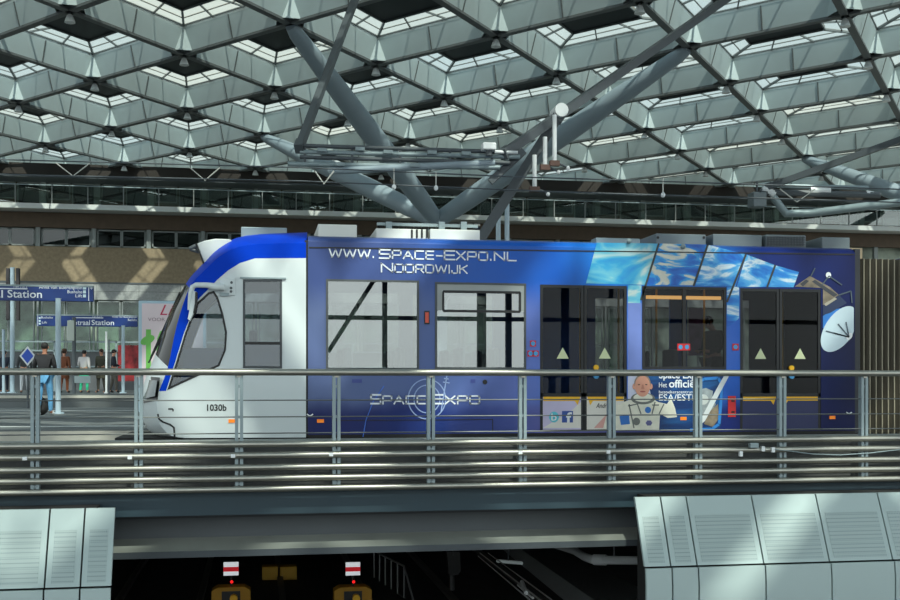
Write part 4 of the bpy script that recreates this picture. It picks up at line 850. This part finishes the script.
station_sign(Y1, -70, 93.3, 285, 301.5, 'nearer blue station name sign reading Centraal Station, with Lift and Bushalte lines', [('Centraal', -49, 3, 290, 297.2, .01), ('Station', 7.5, 42, 290.2, 297.6, .01), ('Anna van Buerenplein', 39, 82.2, 286.2, 289.6, 0), ('Bushalte', 67.5, 82.2, 290.4, 293.2, 0), ('Lift', 75.5, 82.2, 294.4, 297.3, 0), ('Tram 2 en 3', 13, 27, 286, 287.6, 0), ('+', 90, 93, 286.6, 289.6, .01)],
             [(83, 286.2, 3.3), (83, 290.4, 3.0), (83, 294.4, 3.0)], [(0, 288.6, 27, 288.6), (88.7, 286, 88.7, 300.5)])
p = at(-55, 300, Y1); tmp = thing('sign_post', (p.x, Y1+.2, 0), 'pale post carrying the hidden left end of the near sign', 'post'); MB().path([(p.x, Y1+.24, 0), (p.x, Y1+.24, p.z+.3)], .075, 12).build('shaft', pm, tmp)
Y2 = stand(100, 43.6, 0).y
station_sign(Y2, 36.5, 137.5, 315.4, 326.8, 'farther blue station name sign reading Centraal Station above the waiting people', [('Cen', 68, 76.8, 320, 325, .01), ('traal', 77.4, 90, 320, 325, .01), ('Station', 91.5, 114, 320, 325, .01), ('Anna van Buerenplein', 112, 137, 316.2, 318, 0), ('Bushalte', 128, 137, 318.8, 321, 0), ('Bushalte', 41, 53, 316.4, 318.4, 0), ('Lift', 42, 47, 321.4, 323.4, 0), ('Tram 2 en 3', 92, 102, 316, 317.4, 0)],
             [(38.8, 317, 1.8), (38.8, 320, 1.8), (38.8, 322.8, 1.8)], [(37.8, 315.8, 37.8, 326), (75, 317.8, 103, 317.8)])
for a, lb in ((7.4, 'left of two dark boxes beside the tall pale post under the sign'), (17.4, 'right of two dark boxes beside the tall pale post under the sign')):
    q0, q1 = hd(a-1.6, 302, 43.9), hd(a+1.6, 320, 43.9); MB
    o = MB().box(q0.x, q1.x, q0.y, q0.y+.25, q1.z, hd(a, 268, 43.9).z).build('speaker_column', mat('dark_brown_box', rgb(58, 54, 56), .6), None, bevel=.02); tag(o, lb, 'loudspeaker')
# poster board
Yp = 33.5; a, c = at(138.5, 300.5, Yp), at(206, 425, Yp); pb = thing('poster_board', ((a.x+c.x)/2, Yp, 0), 'pale pink advert board with green 10 partly hidden by the tram nose', 'poster')
MB().box(a.x, c.x, Yp, Yp+.18, 0.02, a.z).build('case', mat('case_pale_blue', rgb(172, 198, 212), .4), pb, bevel=.02)
e_, g_ = at(141.8, 303.3, Yp-.01), at(203, 396, Yp-.01); MB().box(e_.x, g_.x, Yp-.01, Yp-.002, .55, e_.z).build('poster', mat('poster_pink', rgb(226, 208, 212), .5, var=.04, scale=2), pb)
p, q = at(160, 315, Yp), at(178, 305, Yp); lettering('Lil', p.x, q.x, p.z, q.z, Yp-.016, mat('poster_rose', rgb(196, 40, 80), .5), pb, shear=.4)
p, q = at(148, 321, Yp), at(185, 318, Yp); lettering('VOOR EXTRA', p.x, q.x, p.z, q.z, Yp-.016, mat('poster_grey', rgb(150, 120, 130), .5), pb)
p, q = at(146, 369, Yp), at(172, 329, Yp); lettering('10', p.x, q.x, p.z, q.z, Yp-.016, mat('poster_green', rgb(112, 186, 84), .5), pb, bold=.03)
p = at(147.5, 340, Yp-.024); flat('green_leaf', ellipse(p, .22, .12, .5, 16), MATS['poster_green'], pb); p = at(164, 338, Yp-.032); flat('red_dot', ellipse(p, .08, .22, -.2, 16), MATS['poster_rose'], pb)
# red display board deeper on the far platform, low guard rail
c = stand(130, 52, .5); rd = thing('display_board', c, 'blurred red and dark display board on the far platform left of the poster', 'display')
MB().box(c.x-.55, c.x+.55, c.y, c.y+.15, 1.0, 2.7).build('panel', mat('red_display', rgb(150, 40, 44), .5, var=.7, scale=3), rd); MB().box(c.x-.4, c.x-.32, c.y, c.y+.1, .5, 1.0).build('leg', M_bar, rd); MB().box(c.x+.32, c.x+.4, c.y, c.y+.1, .5, 1.0).build('leg', M_bar, rd)
gr = thing('guard_rail', stand(60, 58, .5), 'long pale guard rail across the far platform behind the waiting people', 'railing')
yg = 58.0
for z in (3.0, 2.55, 1.75): MB().box(-22, 14, yg, yg+.06, z-.035, z+.035).build('rail', M_post, gr)
for k in range(13): MB().box(-22+k*3-.04, -22+k*3+.04, yg, yg+.06, .5, 3.03).build('post', M_post, gr)
MB().box(-22, 14, yg+.1, yg+.14, .55, 2.5).build('infill_panel', mat('infill_grey', rgb(92, 94, 96), .6), gr)

# ------------------------------------------------------------------ building at the back of the hall
YB = 73.0; XL, XR = -34, 66
wb = struct(MB().box(XL, XR, YB, YB+.5, 14.15, 14.86).build('wall_back_x', mat('fascia_brown_black', rgb(44, 36, 30), .7)))
wb.name = 'wall_back'
brick = mat('pebble_brown', rgb(142, 126, 102), .9, var=.15, scale=5, bump=.3)
struct(MB().box(XL, XR, YB, YB+.4, 7.35, 9.6).build('trim_25', brick)); struct(MB().box(XL, XR, YB, YB+.4, 10.8, 11.75).build('trim_24', mat('band_brown', rgb(86, 72, 58), .8, var=.1, scale=3)))
struct(MB().box(XL, XR, YB-.02, YB+.3, 6.25, 7.32).build('trim_26', plates_material('facade_plates', rgb(176, 178, 176), 2.6, .55, rgb(90, 90, 90))))
struct(MB().box(XL, XR, YB+2.2, YB+2.5, 12.1, 14.6).build('trim_27', mat('loggia_brown', rgb(92, 76, 58), .8, var=.15, scale=2)))
struct(MB().box(XL, XR, YB+1.2, YB+1.3, .5, 11).build('trim_28', mat('inner_reflection_mottle', rgb(150, 160, 146), .8, var=.8, scale=.55)))  # strong mottle stands in for reflections in the ground-floor glazing
struct(MB().box(XL, XR, YB-1.4, YB+2.3, 11.78, 12.1).build('trim_20', mat('balcony_slab_white', rgb(206, 208, 204), .6)))
struct(MB().box(XL, XR, YB-.06, YB+.02, 7.28, 7.38).build('trim_21', M_bar)); struct(MB().box(XL, XR, YB+.1, YB+2.3, 14.0, 14.16).build('trim_22', M_bar))
cl = mat('facade_post', rgb(132, 138, 136), .6)
b = MB()
x = XL
while x < XR: b.box(x-.14, x+.14, YB+.05, YB+.35, 9.6, 10.8).box(x-.16, x+.16, YB+1.9, YB+2.2, 12.1, 14.1).box(x-.06, x+.06, YB, YB+.2, .5, 6.25); x += 3.4
struct(b.build('trim_23', cl))
wn = 1
def window(x0, x1, y, z0, z1, gm, rail=None):
    global wn
    f = MB().box(x0, x1, y-.04, y+.06, z1-.08, z1).box(x0, x1, y-.04, y+.06, z0, z0+.08).box(x0, x0+.08, y-.04, y+.06, z0, z1).box(x1-.08, x1, y-.04, y+.06, z0, z1)
    if rail: f.box(x0, x1, y-.04, y+.06, rail-.05, rail+.05)
    o = struct(f.build('window_%d' % wn, cl)); wn += 1
    MB().box(x0+.06, x1-.06, y, y+.02, z0+.06, z1-.06).build('pane', gm, o); return o
x = XL+.2; i = 0
while x+3.0 < XR:
    if -20 < x < 52:
        window(x, x+1.45, YB+2.1, 12.9, 14.0, G_win); window(x+1.55, x+3.0, YB+2.1, 12.3, 14.0, G_win)
        if x < 26: window(x, x+1.5, YB+.2, 9.65, 10.75, G_win); window(x+1.52, x+3.0, YB+.2, 9.65, 10.75, G_win)
        if x < 26: (window(x, x+1.46, YB+.08, .55, 6.2, glass('hall_glass', (.74, .82, .78, 1), .035), 3.6), window(x+1.52, x+3.0, YB+.08, .55, 6.2, MATS['hall_glass'], 3.6))
    x += 3.4; i += 1
blind = mat('blind_pale', rgb(176, 190, 176), .7); bl = MB().box(at(26, 240, YB+.3).x, at(40, 240, YB+.3).x, YB+.3, YB+.34, 9.7, 10.7).build('window_blind', blind); tag(bl, 'pale blind in a small upper window at the far left', 'blind')
# balcony balustrade, one run with its panes
bal = thing('balcony_balustrade', (10, YB-1.35, 12.1), 'long glass balustrade on the white balcony edge below the roof', 'railing')
MB().box(XL, XR, YB-1.38, YB-1.33, 13.22, 13.28).build('top_rail', M_post, bal)
x = XL; k = 0
while x < XR:
    if -18 < x < 50:
        MB().box(x+.03, x+2.1, YB-1.37, YB-1.35, 12.15, 13.2).build('glass_pane', glass('balustrade_glass', (.62, .70, .66, 1), .10), bal)
        MB().box(x-.03, x+.03, YB-1.39, YB-1.32, 12.1, 13.25).build('post', mat('rod_grey', rgb(130, 134, 132), .5), bal)
    x += 2.15; k += 1

# ------------------------------------------------------------------ roof: steel diamond grid with coffered skylights
A2 = Vector((3.853, 4.875, 0)); B2 = Vector((-4.304, 4.805, 0)); O2 = Vector((9.012, 52.762, 14.82))
def node(i, j): return O2+A2*i+B2*j
def inset(P, d):
    n = len(P); out = []
    for k in range(n):
        a, b_, c = P[k-1], P[k], P[(k+1) % n]; e1_, e2_ = (b_-a).normalized(), (c-b_).normalized()
        n1, n2 = Vector((-e1_.y, e1_.x, 0)), Vector((-e2_.y, e2_.x, 0)); m_ = (n1+n2).normalized(); out.append(b_+m_*d/m_.dot(n1))
    return out
def chamfer(P, c):
    out = []; n = len(P)
    for k in range(n):
        out.append(P[k]+(P[k-1]-P[k]).normalized()*c); out.append(P[k]+(P[(k+1) % n]-P[k]).normalized()*c)
    return out
cell0 = [node(0, 0)-O2, node(1, 0)-O2, node(1, 1)-O2, node(0, 1)-O2]
def zed(P, z): return [Vector((p.x, p.y, z)) for p in P]
bot = zed(chamfer(inset(cell0, .13), .55), 0); top8 = zed(chamfer(inset(cell0, .40), .04), .90)
lip8 = zed(chamfer(inset(cell0, .42), .04), 1.04)
g_in = inset(cell0, 1.55)
Z1, Z2 = 1.04, 1.10
cells = []
YMIN = -14.0
for i in range(-18, 14):
    for j in range(-18, 14):
        c = (node(i, j)+node(i+1, j+1))/2
        if not (YMIN < c.y < 79): continue
        px, py = proj(c)
        if (px < -170 or px > 1070) and not (c.y < 30 and -20 < c.x < 27): continue
        cells.append((i, j, c))
cb = MB(); fl = MB(); lp = MB()
for i, j, c in cells:
    o = node(i, j)
    P = [p+o for p in bot]+[p+o for p in top8]; cb.add(P, [(k, 8+k, 8+(k+1) % 8, (k+1) % 8) for k in range(8)])
    P = [p+o for p in top8]+[p+o for p in lip8]; lp.add(P, [(k, 8+k, 8+(k+1) % 8, (k+1) % 8) for k in range(8)])
edges = set()
for i, j, c in cells: edges |= {((i, j), (i+1, j)), ((i, j), (i, j+1)), ((i+1, j), (i+1, j+1)), ((i, j+1), (i+1, j+1))}
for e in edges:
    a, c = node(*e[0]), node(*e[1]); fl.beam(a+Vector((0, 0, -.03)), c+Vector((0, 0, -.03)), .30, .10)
    cb.beam(a+Vector((0, 0, 1.02)), c+Vector((0, 0, 1.02)), .82, .05)
# stiffening seams in the middle of every face
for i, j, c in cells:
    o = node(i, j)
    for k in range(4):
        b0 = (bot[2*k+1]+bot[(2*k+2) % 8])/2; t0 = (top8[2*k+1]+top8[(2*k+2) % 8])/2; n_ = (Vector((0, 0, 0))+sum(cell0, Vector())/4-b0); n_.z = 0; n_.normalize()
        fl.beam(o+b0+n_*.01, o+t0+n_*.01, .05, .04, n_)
ce = cb.build('ceiling', M_beam); struct(ce)
lpo = lp.build('upstand', M_lip); lpo.parent = ce; lpo.location = Vector(lpo.location)-Vector(ce.location)
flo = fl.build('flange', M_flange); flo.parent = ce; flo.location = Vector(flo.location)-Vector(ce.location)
# one skylight, then copies
lip4 = zed(inset(cell0, .42), Z1); cap4 = zed(g_in, Z2)
sk0 = thing('roof_skylight', O2, 'x', 'skylight', 'diamond skylights of the roof')
q = MB().add([p+O2 for p in lip4+cap4], [(k, (k+1) % 4, 4+(k+1) % 4, 4+k) for k in range(4)]); q.build('glazing', G_roof, sk0)
cp = MB().add([p+O2 for p in cap4]+[p+O2+Vector((0, 0, .12)) for p in cap4], [(0, 1, 2, 3), (7, 6, 5, 4)]+[(k, 4+k, 4+(k+1) % 4, (k+1) % 4) for k in range(4)]).build('dark_panel', M_cap, sk0)
rb = MB()
for k in range(4):
    rb.beam(O2+lip4[k]+Vector((0, 0, -.03)), O2+cap4[k]+Vector((0, 0, -.03)), .09, .1)
    rb.beam(O2+cap4[k]+Vector((0, 0, -.03)), O2+cap4[(k+1) % 4]+Vector((0, 0, -.03)), .06, .08)
    rb.beam(O2+lip4[k]+Vector((0, 0, -.02)), O2+lip4[(k+1) % 4]+Vector((0, 0, -.02)), .07, .05)
    m0, m1 = lip4[k].lerp(cap4[k], .45), lip4[(k+1) % 4].lerp(cap4[(k+1) % 4], .45); rb.beam(O2+m0, O2+m1, .04, .04)
    for t in (.33, .67):
        a = lip4[k].lerp(lip4[(k+1) % 4], t); c = cap4[k].lerp(cap4[(k+1) % 4], t); rb.beam(O2+a+Vector((0, 0, -.03)), O2+c+Vector((0, 0, -.03)), .05, .08)
rb.build('rafters', M_frame, sk0)
rows = {}
for i, j, c in cells:
    cen = [proj(node(i, j)+p) for p in cap4]; vis = any(0 <= x <= 900 and 0 <= y <= 190 for x, y in cen); rows.setdefault(i+j, []).append((proj(c+Vector((0, 0, 1)))[0], i, j, vis))
rk = sorted(rows, reverse=True); rk = [r for r in rk if any(v[3] for v in rows[r])]; first = True
for s_, r in enumerate(sorted(rows, reverse=True)):
    n_ = 0
    for x, i, j, vis in sorted(rows[r]):
        if vis: n_ += 1; lb = 'diamond skylight with dark centre, %s from left in roof row %s from the back' % (ORD[n_], ORD[rk.index(r)+1])
        else: lb = 'diamond skylight with dark centre in the outer bays of the roof'
        if first: sk0.location = node(i, j); sk0['label'] = lb; first = False
        else: dup(sk0, node(i, j), lb)
# cone lamps under the crossings
l0 = node(0, 0); lamp0 = thing('cone_lamp', l0, 'x', 'lamp', 'cone lamps under the roof grid')
MB().path([l0+Vector((0, 0, -.08)), l0+Vector((0, 0, -.18))], .035, 8).build('stem', M_bar, lamp0)
MB().path([l0+Vector((0, 0, -.16)), l0+Vector((0, 0, -.2)), l0+Vector((0, 0, -.42)), l0+Vector((0, 0, -.46))], [.07, .11, .19, .20], 16).build('shade', mat('lamp_white', rgb(226, 228, 226), .4), lamp0, smooth=True)
TN = {(-2, 0), (0, 2), (0, -2), (2, 0)}; TN |= {(i+4, j-4) for i, j in TN}
nodes = {}
for e in edges:
    for q in e: nodes[q] = 1
rows = {}
for (i, j) in nodes:
    p = node(i, j); x, y = proj(p+Vector((0, 0, -.3)))
    if p.y > 72.2 or (i, j) in TN: continue
    if -5 <= x <= 905 and -3 <= y <= 200: rows.setdefault(i+j, []).append((x, i, j))
first = True
for s_, r in enumerate(sorted(rows, reverse=True)):
    for n_, (x, i, j) in enumerate(sorted(rows[r])):
        lb = 'white cone lamp, %s from left in crossing row %s from the back wall' % (ORD[n_+1], ORD[s_+1])
        if first: lamp0.location = node(i, j); lamp0['label'] = lb; first = False
        else: dup(lamp0, node(i, j), lb)

# ------------------------------------------------------------------ tree columns
def tree(px_joint, label, shift):
    J0 = hd(437, 221, 55)+shift; rt = thing('tree_column', (J0.x, J0.y, .5), label, 'column')
    MB().path([(J0.x, J0.y, .5), (J0.x, J0.y, J0.z)], [.5, .55], 20).build('trunk', M_tree, rt, smooth=True)
    MB().ball(J0, .6, .6, .55).build('joint', M_tree, rt, smooth=True)
    for n_ in ((-2, 0), (0, 2), (0, -2), (2, 0)):
        e_ = node(*n_)+shift+Vector((0, 0, -.1)); pts = [J0.lerp(e_, t) for t in (0, .03, .15, .35, .55, .8, .97, 1)]
        MB().path(pts, [.38, .40, .46, .50, .48, .40, .30, .2], 18).build('branch', M_tree, rt, smooth=True)
tree(0, 'grey tree-like steel column branching up behind the middle of the tram', Vector((0, 0, 0)))
tree(0, 'grey tree-like steel column standing farther right with only one branch showing', (A2-B2)*4)

# ------------------------------------------------------------------ hangers, gantry and overhead wires
def bar(p0, p1, w, label, name='hanger_bar', ext=0, m=M_bar, zl=None):
    d = p1-p0; e_ = p1+d*ext
    if zl is not None: e_ = p0+d*((zl-p0.z)/d.z)
    rt = thing(name, p0, label, 'steel bar'); MB().beam(p0, e_, w, w*1.25).build('bar', m, rt)
    MB().beam(p0-d.normalized()*.1, p0+d.normalized()*.2, w*1.25, w*1.5).build('foot_clamp', m, rt); return rt, e_
bar(hd(299.5, 147, 26), hd(355, 0, 32), .16, 'dark steel hanger bar slanting steeply from the gantry end left of the tree column', zl=14.8)
bar(hd(505, 153, 26), hd(725, 0, 34), .17, 'long dark steel hanger bar slanting past the white pivot up to the roof', zl=14.8)
pA, pB = hd(557, 116, 27.6), hd(482, 235, 27.6); rt, _ = bar(pA+Vector((.02, -.2, 0)), pB+Vector((0, -.2, 0)), .20, 'dark steel strut leaning down behind the tram roof from the long bar', 'leaning_strut', zl=0)
q = pA; MB().path([q+Vector((0, -.45, .05)), q+Vector((0, .1, .05))], .17, 14).build('white_pivot', M_wht, rt)
bar(hd(768, 187, 47), hd(925, 131, 44), .2, 'dark steel bar sloping above the balcony beside the grey square box', zl=None, ext=.5)
gt = thing('catenary_gantry', hd(410, 155, 26), 'grey horizontal catenary gantry with several pipes crossing the tree column', 'gantry')
for y0, y1, x0, x1, r_, m in ((145.5, 152, 296, 505, .05, M_bar), (152, 157, 300, 520, .055, M_post), (157, 163, 300, 510, .05, M_bar), (164, 167.5, 288, 500, .06, M_post), (171, 163, 330, 495, .09, M_tree)):
    MB().path([hd(x0, y0, 26), hd(x1, y1, 26)], r_, 10).build('pipe', m, gt, smooth=True)
for x, a, c in ((305, 146, 166), (352, 148, 168), (400, 149, 167), (450, 150, 168), (492, 151, 167)): MB().path([hd(x, a, 26), hd(x, c, 26)], .035, 8).build('brace', M_bar, gt)
for x, y in ((322, 151.5), (360, 150.5), (388, 153.5), (432, 154), (466, 155), (340, 165.8), (415, 167)): p = hd(x, y-1.5, 25.9); MB().box(p.x-.11, p.x+.11, p.y-.05, p.y+.05, p.z-.04, p.z+.04).build('insulator', M_post, gt)
MB().beam(hd(490, 182, 26.2), hd(524, 151, 26.2), .16, .16).build('diagonal', M_bar, gt)
p = hd(489, 147.3, 25.8); hb = thing('white_camera_box', p, 'small white housing on top of the catenary gantry', 'camera housing')
MB().box(p.x-.17, p.x+.15, p.y-.15, p.y+.15, p.z-.08, p.z+.09).build('housing', M_wht, hb, bevel=.03); MB().path([p+Vector((0, 0, -.2)), p], .08, 10).build('foot', M_bar, hb)
p = hd(503, 152, 25.9); MB().path([p+Vector((-.2, 0, 0)), p+Vector((.35, 0, 0))], .04, 8).build('side_insulator', M_wht, hb)
for x, a, c, lb in ((545, 137, 166, 'middle white hanging rod with bracket beside the long dark bar'), (554.5, 115, 162, 'right-hand long white hanging rod below the pivot'), (534.5, 155, 188, 'left-hand white hanging rod with a clamp at its foot')):
    p, q = hd(x, a, 27), hd(x, c, 27); rt = thing('hanging_rod', p, lb, 'hanging rod'); MB().path([p, q], .055, 10).build('rod', M_wht, rt, smooth=True)
    MB().box(q.x-.12, q.x+.12, q.y-.06, q.y+.06, q.z-.1, q.z+.03).build('bracket', mat('clamp_brown', rgb(104, 76, 66), .6), rt); MB().path([q, q+Vector((.34, 0, -.12))], .03, 8).build('clamp_arm', M_bar, rt); MB().ball(q+Vector((.34, 0, -.14)), .05, .05, .06).build('clamp_knob', M_wht, rt)
ow = thing('overhead_wires', hd(450, 185, 24), 'thin overhead tram wires with small V droppers above the platform', 'wire')
for pts in ([(-20, 159), (300, 167.5), (520, 177), (620, 180), (920, 190)], [(-20, 174), (300, 181), (560, 192), (920, 203)]):
    MB().path([hd(x, y, 24) for x, y in pts], .016, 6).build('wire', M_bar, ow)
wd = mat('dropper_pale', rgb(196, 196, 188), .5)
for x0, x1, xm, ym, d in ((56, 90, 73, 176, 30), (190, 220, 205, 180.5, 30), (315, 334, 324, 184, 24), (780, 815, 797, 202, 30)):
    y0 = ym-13; MB().path([hd(x0, y0, d), hd(xm, ym, d), hd(x1, y0, d)], .018, 6).build('dropper', wd, ow)
for x, y0, y1 in ((436, 172, 188), (394, 168, 187), (663, 178, 195)): MB().path([hd(x, y0, 24), hd(x, y1, 24)], .014, 6).build('dropper', wd, ow); MB().ball(hd(x, y1, 24), .05, .05, .06).build('dropper_clamp', M_wht, ow)
for x, y, lb in ((498.3, 207.5, 'shorter thin pale pole rising behind the tram roof'), (507, 195, 'taller thin pale pole rising behind the tram roof')): post(x, y, 30, 0, .13, lb, pm, 'pole', False, cat='pole')
# right-hand far gantry
g2 = thing('bent_gantry', hd(820, 195, 47), 'pale bent catenary arm and pipes beside the far tree column branch', 'gantry')
MB().path([hd(773, 197, 47), hd(786, 213.5, 47), hd(812, 213, 47), hd(860, 207, 46), (hd(930, 199, 45))], .17, 10).build('bent_arm', M_post, g2, smooth=True)
for y0, y1, x0, x1, r_, m in ((186, 188, 780, 868, .1, M_post), (192, 195, 760, 880, .14, M_bar), (190, 191, 810, 830, .16, M_wht), (189, 194, 762, 775, .16, M_wht), (193, 195, 866, 877, .12, M_wht)): MB().path([hd(x0, y0, 47), hd(x1, y1, 47)], r_, 8).build('pipe', m, g2)
MB().path([hd(768, 187, 47), hd(773, 197, 47)], .1, 8).build('stay', M_wht, g2)
p = hd(757, 200, 47); lp_ = thing('grey_loudspeaker_box', p, 'grey square box hanging at the left end of the right gantry', 'box'); MB().box(p.x-.3, p.x+.3, p.y-.3, p.y+.3, p.z-.32, p.z+.3).build('case', M_rg, lp_, bevel=.03); MB().path([p+Vector((0, 0, .3)), p+Vector((0, 0, .8))], .05, 8).build('hanger', M_bar, lp_)

# ------------------------------------------------------------------ gallery frame behind the viewer (seen mirrored in the tram windows)
def mirror(px, py, D):       # where a thing at depth y = -D must stand to be mirrored there
    p = T(px, py); s = (2*YT+D-YT+0.0)/YT; s = (YT+D)/YT+1-1; s = (YT+YT+D)/YT-1
    return Vector((p.x*(1+(YT+D)/YT)-0, -D, CZ+(p.z-CZ)*(1+(YT+D)/YT)))
fm = mat('gallery_frame', rgb(36, 44, 52), .6); D = 9.0; b = MB()
zz = mirror(400, 318, D).z; b.box(-20, 60, -D-.12, -D, zz-.09, zz+.09)
for px, w in ((385, .13), (482, .24), (509, .16), (566, .2), (612, .1)): x = mirror(px, 320, D).x; b.box(x-w/2*1.5, x+w/2*1.5, -D-.2, -D, -6, 9)
b.path([mirror(374, 280, D), mirror(328, 352, D)], .09, 8)
struct(b.build('wall_front', fm)); bpy.data.objects['wall_front'].name = 'wall_front'

# ------------------------------------------------------------------ light
w = bpy.data.worlds.new('sky'); SC.world = w; w.use_nodes = True; nt = w.node_tree; bg = nt.nodes['Background']
tc = nt.nodes.new('ShaderNodeTexCoord'); sx = nt.nodes.new('ShaderNodeSeparateXYZ'); rp = nt.nodes.new('ShaderNodeValToRGB'); mr = nt.nodes.new('ShaderNodeMapRange')
mr.inputs['From Min'].default_value = -1; mr.inputs['From Max'].default_value = 1
nt.links.new(tc.outputs['Generated'], sx.inputs[0]); nt.links.new(sx.outputs['Z'], mr.inputs['Value']); nt.links.new(mr.outputs[0], rp.inputs['Fac'])
e = rp.color_ramp.elements; e[0].position = .0; e[0].color = (.05, .055, .06, 1); e[1].position = 1; e[1].color = (.42, .60, .72, 1)
for p, c in ((.47, (.10, .11, .12, 1)), (.505, (.64, .71, .71, 1)), (.6, (.80, .89, .90, 1)), (.75, (.62, .77, .84, 1))): x = e.new(p); x.color = c
nt.links.new(rp.outputs['Color'], bg.inputs['Color'])
ms = nt.nodes.new('ShaderNodeMapRange'); ms.interpolation_type = 'SMOOTHSTEP'; ms.inputs['From Min'].default_value = .5; ms.inputs['From Max'].default_value = -.7; ms.inputs['To Min'].default_value = .95; ms.inputs['To Max'].default_value = 2.3
nt.links.new(sx.outputs['Y'], ms.inputs['Value']); nt.links.new(ms.outputs[0], bg.inputs['Strength'])
sl = bpy.data.lights.new('sun', 'SUN'); so = bpy.data.objects.new('sun', sl); COL.objects.link(so)
sl.energy = 6.6; sl.angle = math.radians(1.1); sl.color = (1.0, .93, .80)
sd = Vector((-.10, .64, -.76)).normalized(); so.rotation_euler = sd.to_track_quat('-Z', 'Y').to_euler(); so.location = (20, -20, 40)
vs = SC.view_settings; vs.view_transform = 'Standard'; vs.look = 'None'; vs.exposure = 0.0; vs.gamma = 1; vs.use_curve_mapping = False
cy = SC.cycles; cy.use_denoising = True; cy.max_bounces = 8; cy.diffuse_bounces = 4; cy.glossy_bounces = 4; cy.transparent_max_bounces = 16; cy.caustics_reflective = False; cy.caustics_refractive = False
